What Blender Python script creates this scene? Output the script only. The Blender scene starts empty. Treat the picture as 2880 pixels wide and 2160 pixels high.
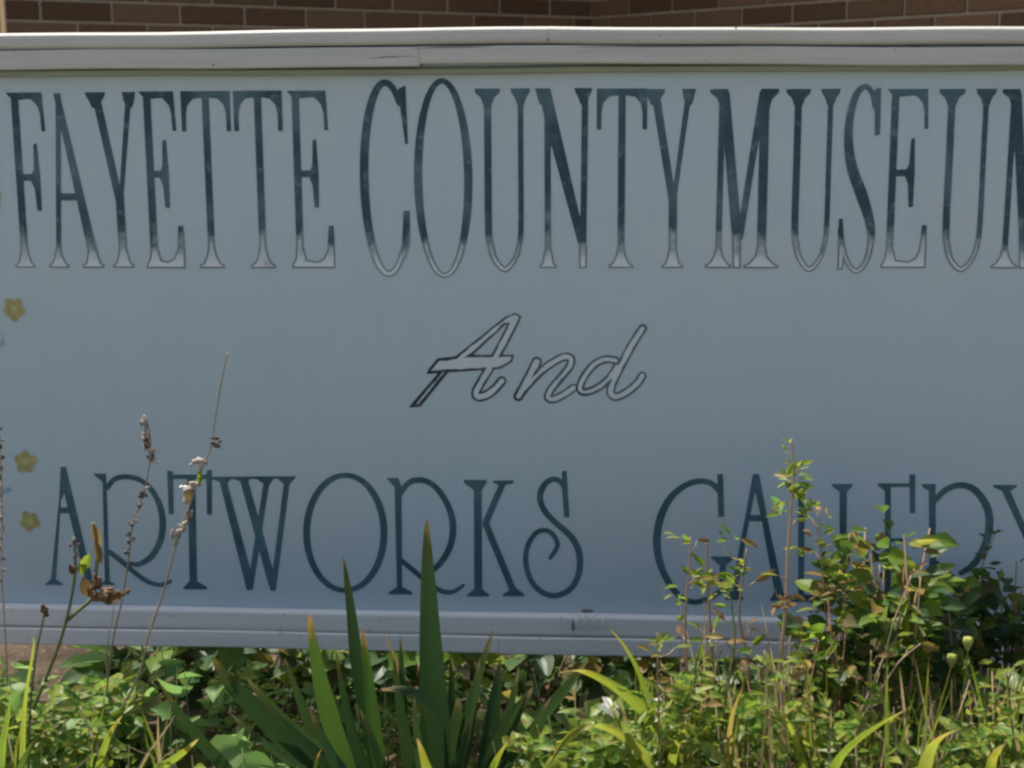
import bpy, bmesh, math, random
import numpy as np
from mathutils import Vector, Matrix, Euler

random.seed(11)
rng = random.Random(5)
sc = bpy.context.scene
COL = sc.collection
R = math.radians

# ---------------------------------------------------------------- camera
FPX = 4200.0                                   # focal length in photo pixels (2880 wide)
CAM = Vector((0.30, -3.2308, 1.50))
YAW, PITCH, ROLL = R(4.414), R(10.602), R(-0.328)
cw = Vector((-math.sin(YAW)*math.cos(PITCH), math.cos(YAW)*math.cos(PITCH), -math.sin(PITCH)))
cr0 = Vector((math.cos(YAW), math.sin(YAW), 0)); cu0 = cr0.cross(cw)
cr = cr0*math.cos(ROLL) + cu0*math.sin(ROLL); cu = -cr0*math.sin(ROLL) + cu0*math.cos(ROLL)
cd = bpy.data.cameras.new('camera'); cam = bpy.data.objects.new('camera', cd); COL.objects.link(cam)
M = Matrix((cr, cu, -cw)).transposed().to_4x4(); M.translation = CAM; cam.matrix_world = M
cd.sensor_width = 36; cd.lens = 36*FPX/2880; cd.clip_end = 2000; cd.clip_start = 0.05
cd.dof.use_dof = True; cd.dof.focus_distance = 3.15; cd.dof.aperture_fstop = 6.3
sc.camera = cam

# ---------------------------------------------------------------- sky and sun
SUN_EL, SUN_AZ = R(63), R(-43)                 # azimuth from +Y (behind the sign), negative = to the left
sdir = Vector((math.sin(SUN_AZ)*math.cos(SUN_EL), math.cos(SUN_AZ)*math.cos(SUN_EL), math.sin(SUN_EL)))
w = bpy.data.worlds.new('World'); sc.world = w; w.use_nodes = True
nt = w.node_tree; bgn = nt.nodes['Background']; sky = nt.nodes.new('ShaderNodeTexSky')
sky.sky_type = 'NISHITA'; sky.sun_disc = False; sky.sun_elevation = SUN_EL; sky.sun_rotation = SUN_AZ
sky.dust_density = 5.0; sky.ozone_density = 0.6
nt.links.new(sky.outputs[0], bgn.inputs[0]); bgn.inputs[1].default_value = 0.12
sl = bpy.data.lights.new('sun', 'SUN'); sl.energy = 4.9; sl.angle = R(0.55); sl.color = (1.0, 0.94, 0.84)
so = bpy.data.objects.new('sun', sl); COL.objects.link(so); so.rotation_euler = sdir.to_track_quat('Z', 'Y').to_euler(); so.location = (-3, 6, 9)
sc.view_settings.view_transform = 'Standard'; sc.view_settings.look = 'None'
sc.view_settings.gamma = 1.0; sc.view_settings.use_curve_mapping = False; sc.view_settings.exposure = 0.86
sc.cycles.filter_width = 2.5

# ---------------------------------------------------------------- helpers
def ray(px, py): return cw + cr*((px-1440)/FPX) - cu*((py-1080)/FPX)
def at(px, py, Y=0.0):
    """photo pixel -> point on the vertical plane y = Y"""
    d = ray(px, py); return CAM + d*((Y-CAM.y)/d.y)

def mesh(name, verts, faces, smooth=False):
    me = bpy.data.meshes.new(name); me.from_pydata([tuple(v) for v in verts], [], faces); me.update()
    if smooth: me.polygons.foreach_set('use_smooth', [True]*len(me.polygons))
    return me
def link(name, me, mat=None, parent=None, loc=None):
    o = bpy.data.objects.new(name, me); COL.objects.link(o)
    if mat and me is not None and not me.materials: me.materials.append(mat)
    if parent: o.parent = parent
    if loc is not None: o.location = loc
    return o
def thing(name, label, cat, loc=(0,0,0), group=None):
    o = bpy.data.objects.new(name, None); COL.objects.link(o); o.location = loc; o.empty_display_size = .05
    o['label'] = label; o['category'] = cat
    if group: o['group'] = group
    return o
class MB:
    def __init__(s): s.v = []; s.f = []; s.a = []
    def add(s, vs, fs, a=None):
        n = len(s.v); s.v += [Vector(v) for v in vs]; s.f += [[i+n for i in f] for f in fs]
        s.a += (a if a is not None else [0.0]*len(vs))
    def tube(s, pts, rad, n=6):
        pts = [Vector(p) for p in pts]; L = len(pts); vs = []; a = []
        for i, p in enumerate(pts):
            t = (pts[min(i+1, L-1)] - pts[max(i-1, 0)]).normalized()
            x = t.cross(Vector((0.3, 0.9, 0.2))).normalized(); y = t.cross(x)
            r_ = rad[i] if isinstance(rad, (list, tuple)) else rad
            for k in range(n):
                q = 2*math.pi*k/n; vs.append(p + x*math.cos(q)*r_ + y*math.sin(q)*r_); a.append(i/max(1, L-1))
        fs = [[i*n+k, i*n+(k+1) % n, (i+1)*n+(k+1) % n, (i+1)*n+k] for i in range(L-1) for k in range(n)]
        fs += [list(range(n))[::-1], [(L-1)*n+k for k in range(n)]]
        s.add(vs, fs, a)
    def ball(s, c, r, sz=(1, 1, 1), n=7, m=5):
        c = Vector(c); vs = [c+Vector((0, 0, r*sz[2]))]
        for j in range(1, m):
            th = math.pi*j/m
            for k in range(n):
                q = 2*math.pi*k/n; vs.append(c+Vector((r*sz[0]*math.sin(th)*math.cos(q), r*sz[1]*math.sin(th)*math.sin(q), r*sz[2]*math.cos(th))))
        vs.append(c-Vector((0, 0, r*sz[2]))); e = len(vs)-1
        fs = [[0, 1+k, 1+(k+1) % n] for k in range(n)]
        for j in range(m-2): fs += [[1+j*n+k, 1+(j+1)*n+k, 1+(j+1)*n+(k+1) % n, 1+j*n+(k+1) % n] for k in range(n)]
        fs += [[1+(m-2)*n+k, e, 1+(m-2)*n+(k+1) % n] for k in range(n)]
        s.add(vs, fs)
    def build(s, name, mat, parent=None, smooth=True, origin=None):
        o0 = Vector(origin) if origin is not None else Vector((0, 0, 0))
        me = mesh(name, [v-o0 for v in s.v], s.f, smooth)
        at_ = me.attributes.new('t', 'FLOAT', 'POINT'); at_.data.foreach_set('value', s.a)
        me.materials.append(mat)
        o = bpy.data.objects.new(name, me); COL.objects.link(o)
        if parent:
            o.parent = parent; o.location = o0 - parent.location
        else: o.location = o0
        return o

def beveled_box(x0, x1, y0, y1, z0, z1, bev=.004, seg=2, cuts=0, wob=0.0, zs=None, long_only=False):
    """box with rounded edges; zs=(dz left, dz right) shears it along x"""
    bm = bmesh.new(); bmesh.ops.create_cube(bm, size=1)
    for v in bm.verts: v.co = Vector(((x0+x1)/2+v.co.x*(x1-x0), (y0+y1)/2+v.co.y*(y1-y0), (z0+z1)/2+v.co.z*(z1-z0)))
    if cuts:
        ed = [e for e in bm.edges if abs((e.verts[0].co-e.verts[1].co).x) > (x1-x0)*.9]
        bmesh.ops.subdivide_edges(bm, edges=ed, cuts=cuts, use_grid_fill=True)
    if bev:
        ed = [e for e in bm.edges if e.calc_face_angle(0) > .5 and (not long_only or abs((e.verts[0].co-e.verts[1].co).x) > 1e-5)]
        bmesh.ops.bevel(bm, geom=ed, offset=bev, segments=seg, affect='EDGES', profile=.5)
    if zs:
        for v in bm.verts: v.co.z += zs[0]+(zs[1]-zs[0])*(v.co.x-x0)/(x1-x0)
    if wob:
        for v in bm.verts: v.co.z += wob*math.sin(v.co.x*5.1+z0*40)+wob*.5*math.sin(v.co.x*13.3+z1*31)
    me = bpy.data.meshes.new('box'); bm.to_mesh(me); bm.free(); return me

# ---------------------------------------------------------------- materials
class NT:
    def __init__(s, name):
        s.m = bpy.data.materials.new(name); s.m.use_nodes = True; s.t = s.m.node_tree; s.b = s.t.nodes['Principled BSDF']; s.out = s.t.nodes['Material Output']
    def n(s, ty, **kw):
        x = s.t.nodes.new(ty)
        for k, v in kw.items(): setattr(x, k, v)
        return x
    def l(s, a, b): s.t.links.new(a, b)
    def val(s, x, sock):
        if hasattr(x, 'is_linked') or hasattr(x, 'links'): s.l(x, sock)
        else: sock.default_value = x
    def mix(s, f, a, b, mode='MIX'):
        x = s.n('ShaderNodeMix', data_type='RGBA', blend_type=mode)
        s.val(f, x.inputs[0]); s.val(c4(a), x.inputs[6]); s.val(c4(b), x.inputs[7]); return x.outputs[2]
    def math(s, op, a, b=0.0, c=0.0):
        x = s.n('ShaderNodeMath', operation=op); s.val(a, x.inputs[0]); s.val(b, x.inputs[1]); s.val(c, x.inputs[2]); return x.outputs[0]
    def ramp(s, x, lo, hi, a=0.0, b=1.0):
        r_ = s.n('ShaderNodeMapRange', interpolation_type='SMOOTHSTEP'); s.val(x, r_.inputs[0]); r_.inputs[1].default_value = lo; r_.inputs[2].default_value = hi
        r_.inputs[3].default_value = a; r_.inputs[4].default_value = b; return r_.outputs[0]
    def noise(s, scale, detail=3, rough=.55, vec=None, kind='fac', sc3=None):
        x = s.n('ShaderNodeTexNoise'); x.inputs['Scale'].default_value = scale; x.inputs['Detail'].default_value = detail; x.inputs['Roughness'].default_value = rough
        tc = s.n('ShaderNodeTexCoord'); v = vec if vec is not None else tc.outputs['Object']
        if sc3:
            mp = s.n('ShaderNodeMapping'); mp.inputs['Scale'].default_value = sc3; s.l(v, mp.inputs[0]); v = mp.outputs[0]
        s.l(v, x.inputs['Vector']); return x.outputs[0] if kind == 'fac' else x.outputs[1]
    def attr(s, name):
        x = s.n('ShaderNodeAttribute'); x.attribute_name = name; return x.outputs['Fac']
    def rand(s): return s.n('ShaderNodeObjectInfo').outputs['Random']
    def bump(s, h, strength=.3, dist=.002):
        x = s.n('ShaderNodeBump'); x.inputs['Strength'].default_value = strength; x.inputs['Distance'].default_value = dist; s.l(h, x.inputs['Height']); s.l(x.outputs[0], s.b.inputs['Normal'])
    def done(s, col, rough=.6, spec=.3):
        s.val(c4(col), s.b.inputs['Base Color']); s.val(rough, s.b.inputs['Roughness']); s.b.inputs['Specular IOR Level'].default_value = spec; return s.m
def c4(c):
    return (c[0], c[1], c[2], 1.0) if isinstance(c, (tuple, list)) and len(c) == 3 else c

def mat_face():
    m = NT('sign_face_paint')
    n1 = m.noise(2.2, 4); n2 = m.noise(9, 5); n3 = m.noise(75, 3)
    c = m.mix(m.ramp(n1, .3, .7), (.390, .472, .505), (.425, .475, .498))
    c = m.mix(m.ramp(n2, .35, .75, 0, .45), c, (.365, .455, .490))
    st = m.noise(5, 5, sc3=(7, 6, .35)); c = m.mix(m.ramp(st, .52, .80, 0, .22), c, (.32, .365, .38))
    dg = m.noise(3.2, 4, sc3=(1.0, 1, 3.0)); c = m.mix(m.ramp(dg, .55, .8, 0, .3), c, (.43, .47, .49))
    c = m.mix(m.ramp(n3, .68, .76, 0, .30), c, (.20, .23, .24)); c = m.mix(m.ramp(m.noise(130, 2), .70, .78, 0, .3), c, (.52, .55, .55))
    m.bump(m.noise(220, 2), .12, .001)
    return m.done(c, .55, .25)
def mat_trim(name, base, green):
    m = NT(name)
    g = m.noise(12, 5, .6, sc3=(.25, 3, 5)); n2 = m.noise(4, 4); sp = m.noise(90, 3)
    c = m.mix(m.ramp(g, .3, .75, 0, .5), base, tuple(x*.78 for x in base))
    c = m.mix(m.ramp(n2, .5, .75, 0, green), c, (.30, .32, .20))
    c = m.mix(m.ramp(sp, .66, .74, 0, .6), c, (.16, .15, .13))
    m.bump(m.noise(50, 4, .6, sc3=(.12, 2, 3)), .25, .0015)
    return m.done(c, .6, .25)
def mat_letter(kind):
    m = NT('letter_paint_'+kind); v = m.attr('v'); sd = m.attr('sd'); n1 = m.noise(7, 3, sc3=(1, 1, .8)); n2 = m.noise(40, 3)
    if kind == 'museum':
        dark = m.mix(m.ramp(n1, .42, .68), (.018, .050, .070), (.070, .125, .152))
        dark = m.mix(m.ramp(n2, .52, .75, 0, .5), dark, (.17, .235, .265))
        fade = m.ramp(m.math('ADD', v, m.math('MULTIPLY', m.math('SUBTRACT', m.noise(17, 3), .5), .55)), .76, .95)
        fill = m.mix(fade, dark, m.mix(m.ramp(v, .88, .99), (.40, .45, .47), (.55, .59, .60)))
        line = m.mix(m.ramp(n1, .4, .7), (.085, .115, .13), (.17, .21, .235))
        c = m.mix(m.math('MULTIPLY', m.ramp(sd, -.0046, -.0030), m.ramp(fade, .2, .9, 0, .85)), fill, line)
    elif kind == 'script':
        line = m.mix(m.ramp(v, .25, .8), (.014, .026, .034), (.085, .12, .135))
        line = m.mix(m.ramp(n2, .5, .75, 0, .4), line, (.2, .25, .27))
        fill = m.mix(m.ramp(n1, .35, .65), (.455, .505, .52), (.52, .56, .57))
        sdn = m.math('ADD', sd, m.math('ADD', m.math('MULTIPLY', m.math('SUBTRACT', m.noise(28, 2), .42), .0075), m.ramp(v, .1, .5, .0020, 0)))
        c = m.mix(m.ramp(sdn, -.0056, -.0034), fill, line)
    else:
        c = m.mix(m.ramp(n1, .35, .7), (.024, .068, .090), (.060, .128, .155))
        c = m.mix(m.ramp(n2, .52, .76, 0, .4), c, (.12, .19, .22))
    return m.done(c, .5, .3)
def leaf_shader(name, a, b, dry=None, trans=.45, tipdry=None, rough=.42, hue=0.0):
    """a,b: two leaf greens mixed per leaf and by noise; tipdry: colour towards the blade tip"""
    m = NT(name); r_ = m.rand(); n1 = m.noise(25, 3)
    f = m.math('ADD', m.math('MULTIPLY', r_, .75), m.math('MULTIPLY', n1, .4))
    c = m.mix(m.ramp(f, .2, .95), a, b)
    if dry:
        c = m.mix(m.ramp(m.math('FRACT', m.math('MULTIPLY', r_, 7.31)), .80, .90, 0, .85), c, dry)
        c = m.mix(m.ramp(m.noise(60, 3), .62, .74, 0, .6), c, dry)
    if tipdry:
        t = m.attr('t'); t2 = m.math('ADD', t, m.math('MULTIPLY', m.math('SUBTRACT', m.noise(30, 3), .5), .15))
        c = m.mix(m.ramp(t2, .86, .93, 0, .8), c, (a[0]*1.7+.02, a[1]*1.1, a[2]))
        c = m.mix(m.ramp(t2, .93, .985), c, tipdry)
        wv = m.math('ADD', m.math('MULTIPLY', m.attr('w'), 27.0), m.math('MULTIPLY', m.noise(16, 3), 9.0)); rb = m.math('SINE', wv)
        c = m.mix(m.ramp(rb, -.6, 1.0, 0, .20), c, tuple(x*.45 for x in a)); c = m.mix(m.ramp(m.noise(18, 4), .58, .78, 0, .5), c, (b[0]*1.9, b[1]*1.15, b[2]))
        c = m.mix(m.ramp(m.noise(55, 3), .68, .76, 0, .7), c, tipdry); m.bump(rb, .10, .001)
    m.done(c, rough, .22)
    tr = m.n('ShaderNodeBsdfTranslucent')
    hs = m.n('ShaderNodeHueSaturation'); hs.inputs['Value'].default_value = 2.0; hs.inputs['Saturation'].default_value = 1.0
    m.l(c, hs.inputs['Color']); tc = m.mix(.18, hs.outputs[0], (.26, .32, .03)); m.l(tc, tr.inputs['Color'])
    mx = m.n('ShaderNodeMixShader'); mx.inputs[0].default_value = trans
    m.l(m.b.outputs[0], mx.inputs[1]); m.l(tr.outputs[0], mx.inputs[2]); m.l(mx.outputs[0], m.out.inputs[0])
    return m.m
def mat_simple(name, a, b, scale=30, rough=.7, sc3=None, bump=0.0, rnd=0.0):
    m = NT(name); n1 = m.noise(scale, 4, sc3=sc3)
    f = m.math('ADD', m.math('MULTIPLY', m.rand(), rnd), m.math('MULTIPLY', n1, 1-rnd)) if rnd else n1
    c = m.mix(m.ramp(f, .3, .7), a, b)
    if bump: m.bump(m.noise(scale*2, 4, sc3=sc3), bump, .003)
    return m.done(c, rough, .25)
def mat_ground():
    m = NT('garden_soil'); n1 = m.noise(6, 5); n2 = m.noise(45, 4)
    c = m.mix(m.ramp(n1, .35, .65), (.030, .021, .014), (.060, .044, .030)); c = m.mix(m.ramp(n2, .52, .7, 0, .7), c, (.11, .08, .055))
    tc = m.n('ShaderNodeTexCoord'); ln = m.n('ShaderNodeVectorMath', operation='LENGTH'); m.l(tc.outputs['Object'], ln.inputs[0])
    lawn = m.mix(m.ramp(m.noise(1.3, 5), .35, .65), (.045, .075, .022), (.09, .10, .04))
    c = m.mix(m.ramp(ln.outputs['Value'], 3.6, 5.0), c, lawn)
    m.bump(n2, .6, .02); return m.done(c, .9, .15)

FACE = mat_face(); TRIM = mat_trim('trim_white_paint', (.45, .44, .405), .40); TRIM_LOW = mat_trim('trim_lower_paint', (.69, .67, .62), .10)  # lower rails painted lighter to offset the weaker light there
SHADE_ALGAE = mat_trim('shade_algae_paint', (.24, .26, .18), .8)  # mildew olive with the shade below the trim painted in
LET = {k: mat_letter(k) for k in ('museum', 'script', 'gallery')}
BRICK = mat_simple('dark_brown_brick', (.110, .058, .028), (.185, .102, .054), 40, .85, bump=.4, rnd=.55)
MORTAR = mat_simple('brown_mortar', (.38, .29, .20), (.46, .36, .26), 60, .95, bump=.4)
IRIS = leaf_shader('iris_leaf', (.008, .038, .015), (.016, .056, .019), trans=.14, tipdry=(.15, .11, .03), rough=.38)
IRISY = leaf_shader('iris_leaf_young', (.022, .072, .014), (.042, .096, .016), trans=.30, tipdry=(.30, .16, .04), rough=.38)
IRISB = leaf_shader('iris_leaf_bluish', (.014, .046, .020), (.026, .062, .020), trans=.18, tipdry=(.16, .13, .06), rough=.4)
GRASSY = leaf_shader('daylily_leaf', (.105, .165, .018), (.190, .215, .030), trans=.45, tipdry=(.27, .21, .07))
BROAD = leaf_shader('broad_leaf', (.075, .165, .045), (.150, .245, .080), trans=.45, rough=.5, dry=(.20, .16, .06))
WEED = leaf_shader('weed_leaf', (.070, .145, .016), (.185, .215, .028), trans=.5, rough=.5, dry=(.24, .17, .05))
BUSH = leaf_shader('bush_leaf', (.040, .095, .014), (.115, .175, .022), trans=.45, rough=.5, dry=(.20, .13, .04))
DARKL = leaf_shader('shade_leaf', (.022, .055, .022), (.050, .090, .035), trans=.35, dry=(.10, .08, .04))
LITTER = leaf_shader('fallen_leaf', (.10, .055, .025), (.19, .12, .065), trans=.2, rough=.8)
DRYL = leaf_shader('dry_leaf', (.11, .065, .028), (.20, .125, .05), trans=.35, rough=.7)
STEMD = mat_simple('dry_stem', (.22, .16, .10), (.36, .28, .19), 50, .8, sc3=(1, 1, .2), rnd=.4)
STEMR = mat_simple('reddish_stem', (.20, .115, .065), (.38, .26, .16), 50, .75, sc3=(1, 1, .2), rnd=.5)
STEMG = mat_simple('green_stem', (.09, .12, .035), (.17, .18, .06), 40, .6, rnd=.3)
SEED = mat_simple('seed_head', (.07, .055, .04), (.34, .29, .24), 220, .85, rnd=.5)
BUDY = leaf_shader('yellow_bud', (.30, .34, .09), (.42, .42, .13), trans=.4)
def mat_cover():
    m = leaf_shader('ground_cover_leaf', (.05, .10, .022), (.05, .10, .022), trans=.45); t = m.node_tree; b = t.nodes['Principled BSDF']
    src = b.inputs['Base Color'].links[0].from_socket; tgt = [l.to_socket for l in list(t.links) if l.from_socket == src]
    tc = t.nodes.new('ShaderNodeTexCoord'); nz = t.nodes.new('ShaderNodeTexNoise'); nz.inputs['Scale'].default_value = 55; nz.inputs['Detail'].default_value = 2
    t.links.new(tc.outputs['Object'], nz.inputs['Vector']); rp = t.nodes.new('ShaderNodeValToRGB'); e = rp.color_ramp.elements
    e[0].position = .32; e[0].color = (.035, .085, .014, 1); e[1].position = .70; e[1].color = (.20, .13, .05, 1)
    for p_, c_ in ((.42, (.065, .145, .022, 1)), (.50, (.135, .205, .030, 1)), (.58, (.21, .23, .04, 1)), (.64, (.10, .14, .03, 1))):
        x = e.new(p_); x.color = c_
    t.links.new(nz.outputs[0], rp.inputs[0])
    for k in tgt: t.links.new(rp.outputs[0], k)
    return m
COVERM = mat_cover()
PETALW = leaf_shader('white_petal', (.72, .72, .70), (.80, .78, .76), trans=.35)
BROWNF = mat_simple('withered_flower', (.05, .028, .014), (.15, .09, .045), 120, .85, rnd=.4)
def mat_spray():
    m = NT('sprayed_yellow'); t = m.attr('t'); n1 = m.noise(70, 3)
    y = m.mix(m.ramp(n1, .35, .65), (.27, .25, .10), (.38, .33, .12))
    y = m.mix(m.ramp(t, .15, .40, .55, 0), y, (.46, .42, .20))
    return m.done(m.mix(m.ramp(m.math('ADD', t, m.math('MULTIPLY', m.math('SUBTRACT', n1, .5), .5)), .80, 1.05), y, (.36, .40, .40)), .6)
PAINTY = mat_spray()
PAINTC = mat_simple('painted_centre', (.46, .40, .13), (.55, .50, .22), 80, .6)
PAINTB = mat_simple('painted_teal', (.22, .33, .38), (.30, .40, .44), 30, .6)

# ---------------------------------------------------------------- ground
gv = []; gf = []
xs = [-900, -60, -12]+[-6+.3*i for i in range(41)]+[12, 60, 900]; ys = [-900, -60, -12]+[-4.2+.3*i for i in range(41)]+[14, 60, 900]
for y in ys:
    for x in xs: gv.append((x, y, (.018*math.sin(x*3.1+y*1.7)+.014*math.sin(x*1.3-y*4.1)-.01) if abs(x) < 7 and abs(y) < 7 else -.01))
for j in range(len(ys)-1):
    for i in range(len(xs)-1): gf.append([j*len(xs)+i, j*len(xs)+i+1, (j+1)*len(xs)+i+1, (j+1)*len(xs)+i])
g = link('ground', mesh('ground', gv, gf, True), mat_ground()); g['kind'] = 'structure'

pv = link('bounce_pavement', mesh('bounce_pavement', [(-30, -9, .006), (30, -9, .006), (30, -3.0, .006), (-30, -3.0, .006)], [[0, 1, 2, 3]]), mat_simple('bounce_concrete', (.38, .365, .335), (.46, .44, .405), 8, .9)); pv['kind'] = 'structure'  # unseen paving added to bounce light onto the sign

# ---------------------------------------------------------------- brick building behind the sign
LB, HB, JT = .295, .086, .013
corner = at(1664, 50, 4.5); zB = corner.z
TL, TR = R(38), R(46.5)
dl = Vector((-math.cos(TL), -math.sin(TL), 0)); dr = Vector((math.cos(TR), -math.sin(TR), 0))
bld = thing('brick_building', 'dark brown brick building with an inside corner behind the sign', 'building', (corner.x, corner.y, 0))
k0 = -int(zB/HB); zbase = zB + k0*HB
def brick_me(L):
    me = beveled_box(-L/2, L/2, -.006, .045, -(HB-JT)/2, (HB-JT)/2, .003, 1); me.materials.append(BRICK); return me
BM_FULL, BM_HALF = brick_me(LB-JT), brick_me(LB/2-JT)
def wall(d, length, phase, sgn):
    # outward normal towards the camera
    nrm = Vector((d.y, -d.x, 0));  nrm = nrm if nrm.y < 0 else -nrm
    top = 3.2
    a = -d*.12; b = d*length; back = -nrm*.22; fr = -nrm*.004
    vs = [a+fr, b+fr, b+back, a+back]; vs = [v+Vector((0, 0, -.05)) for v in vs]+[v+Vector((0, 0, top)) for v in vs]
    wl = link('wall', mesh('wall', vs, [[0, 1, 5, 4], [1, 2, 6, 5], [2, 3, 7, 6], [3, 0, 4, 7], [4, 5, 6, 7], [3, 2, 1, 0]]), MORTAR, bld)
    ang = math.atan2(d.y, d.x)
    if sgn < 0: ang += math.pi
    rot = Matrix.Rotation(ang, 4, 'Z'); rest = MB(); stv = BM_FULL
    kv = -k0     # course index whose underside is line zB
    ncourse = int(top/HB)
    for k in range(ncourse):
        z = zbase + (k+.5)*HB; off = phase + (.5 if (k-kv) % 2 else 0.0); off %= 1.0
        s = off*LB-LB if off > .26 else off*LB
        first = True
        while s < length-.02:
            e = s+LB; s0 = max(s, 0.0); e0 = min(e, length)
            L = e0-s0
            if L > .05:
                p = d*((s0+e0)/2) + Vector((0, 0, z))
                vis = -4 <= k-kv <= 5
                jit = Matrix.Translation(-nrm*rng.uniform(-.0015, .0015))
                mw = Matrix.Translation(p) @ jit @ rot @ Matrix.Diagonal((L-JT if L < LB-.001 else 1, 1, 1, 1))
                me = BM_FULL
                if L < LB-.001: mw = Matrix.Translation(p) @ jit @ rot @ Matrix.Diagonal(((L-JT)/(LB-JT), 1, 1, 1))
                if vis:
                    o = bpy.data.objects.new('brick', me); COL.objects.link(o); o.parent = wl; o.matrix_local = mw
                else:
                    rest.add([mw @ v.co for v in me.vertices], [list(q.vertices) for q in me.polygons])
            s = e
    me = mesh('brick_courses', rest.v, rest.f); me.materials.append(BRICK)
    o = bpy.data.objects.new('brick_courses', me); COL.objects.link(o); o.parent = wl; o['kind'] = 'stuff'
    return wl
def wall_len(d, px):      # length along d until photo column px
    for i in range(2000):
        P = corner + d*(i*.005) - CAM
        if (1440+FPX*P.dot(cr)/P.dot(cw)-px)*(1 if d.x < 0 else -1) <= 0: return i*.005
LEN_L = wall_len(dl, 13)
wall(dl, LEN_L, .87, -1); wall(dr, 4.6, .92, 1)
# unseen eaves added to cut skylight on the bricks: flat soffit with a fascia
ov = .35
def added_eave(d, length):
    nrm = Vector((d.y, -d.x, 0)); nrm = nrm if nrm.y < 0 else -nrm
    q = [-nrm*.3, d*length-nrm*.3, d*length+nrm*ov, nrm*ov+d*.2]
    vs = [v+Vector((0, 0, 3.2)) for v in q]+[v+Vector((0, 0, 3.36)) for v in q]
    link('added_eave', mesh('added_eave', vs, [[3, 2, 1, 0], [4, 5, 6, 7], [0, 1, 5, 4], [1, 2, 6, 5], [2, 3, 7, 6], [3, 0, 4, 7]]), TRIM, bld)
added_eave(dl, LEN_L); added_eave(dr, 4.6)
# cream downpipe at the wall's end
CREAM = mat_simple('cream_paint', (.72, .56, .33), (.80, .64, .40), 20, .6)
mb = MB(); e = dl*(LEN_L+.075); mb.tube([e+Vector((0, 0, z)) for z in (0, .6, 1.2, 1.8, 2.5, 3.2)], .055, 14)
pipe = mb.build('downpipe', CREAM); pipe.location = corner.xy.to_3d(); pipe['label'] = 'cream downpipe at the end of the brown brick wall'; pipe['category'] = 'downpipe'

# ---------------------------------------------------------------- the sign
XL, XR = at(-460, 1000).x, at(3140, 1000).x
sign = thing('museum_sign', 'wide pale blue painted wooden sign with dark lettering and grey trim boards', 'sign', (0, .05, 0))
def part(name, me, mat, parent=sign):
    o = link(name, me, mat, parent)
    o.location = -Vector(parent.location) if parent is sign else (0, 0, 0)
    return o
ztf = at(1440, 150).z; zbf = at(1440, 1790).z
bx = beveled_box(XL+.02, XR-.02, 0, .03, zbf-.03, ztf+.03, .002, 1)
part('face_panel', bx, FACE)
def board(name, pl, pr, y0, y1, thick_z0, mat, bev=.006, wob=.0012, seg=3):
    """pl, pr: (px, py_top, py_bottom) at its two ends on the plane y0; sheared to follow both edges"""
    a, b = at(pl[0], pl[1], y0), at(pr[0], pr[1], y0); a2, b2 = at(pl[0], pl[2], y0), at(pr[0], pr[2], y0)
    me = beveled_box(a.x, b.x, y0, y1, (a2.z+b2.z)/2, (a.z+b.z)/2, bev, seg, cuts=14, wob=wob, zs=((a.z-b.z)/2, (b.z-a.z)/2), long_only=True)
    return part(name, me, mat)
YF = -.036
board('top_board', (-460, 99, 143), (1540.6, 75, 124), YF, .06, 0, TRIM, .011)
board('top_board', (1541.4, 75, 123), (3140, 76, 125), YF-.0008, .06, 0, TRIM, .011)
board('trim_board', (-460, 148, 204), (1178, 129, 185), YF+.0025, 0, 0, TRIM, .004)
board('trim_board', (1178.6, 128, 184), (3140, 131, 178), YF+.001, 0, 0, TRIM, .004)
board('groove_strip', (-460, 140, 150), (3140, 122, 134), YF+.016, .02, 0, mat_simple('dirty_gap', (.10, .10, .095), (.2, .2, .19), 30, .8), .0, .0008)
board('shade_algae_strip', (-460, 203, 220), (3140, 176, 196), YF+.018, 0, 0, SHADE_ALGAE, .004)  # added strip: mildew and shade band under the trim, both as colour
# split and nail holes in the trim are real slivers
cr_m = mat_simple('crack_dark', (.10, .10, .095), (.17, .17, .16), 40, .9)
def sliver(name, pts, wd, Y):
    vs = []; n = len(pts)
    for i, (px, py) in enumerate(pts):
        p = at(px, py, Y); hw = wd*math.sin(math.pi*(i+.35)/(n-.3))
        vs += [p+Vector((0, 0, hw)), p-Vector((0, 0, hw))]
    part(name, mesh(name, vs, [[2*i, 2*i+1, 2*i+3, 2*i+2] for i in range(n-1)]), cr_m)
sliver('wood_crack', [(1030, 166), (1080, 161), (1130, 158), (1172, 160)], .0011, YF+.0025)
sliver('wood_crack', [(1165, 137), (1230, 133), (1300, 132), (1380, 131)], .0014, YF-.0004)
sliver('wood_crack', [(1620, 132), (1760, 131), (1900, 131), (2080, 130)], .0012, YF-.0004)
for px, py in ((1541, 112), (2070, 78), (600, 182)):
    p = at(px, py, YF-.0026); mb = MB(); mb.ball(p, .0022, (1, .3, 1.3)); mb.build('nail_head', cr_m, sign, origin=p)
# bottom rail
board('bottom_ledge', (-460, 1697, 1754), (3140, 1760, 1822), YF+.008, 0, 0, TRIM_LOW, .008, .0008)
board('groove_strip', (-460, 1752, 1760), (3140, 1820, 1832), YF+.020, .02, 0, cr_m, .0, .0005)
board('bottom_board', (-460, 1757, 1797), (1402.6, 1790, 1844), YF+.005, .05, 0, TRIM_LOW, .004, .001)
board('bottom_board', (1403.2, 1790, 1844), (3140, 1828, 1874), YF+.0054, .05, 0, TRIM_LOW, .004, .001)
POSTM = mat_simple('weathered_post', (.20, .16, .12), (.30, .25, .19), 20, .85, sc3=(3, 3, .3), bump=.4)
for x in (XL+.06, XR-.06):
    part('post', beveled_box(x-.045, x+.045, .052, .14, -.05, 1.45, .004, 1), POSTM)

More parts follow.
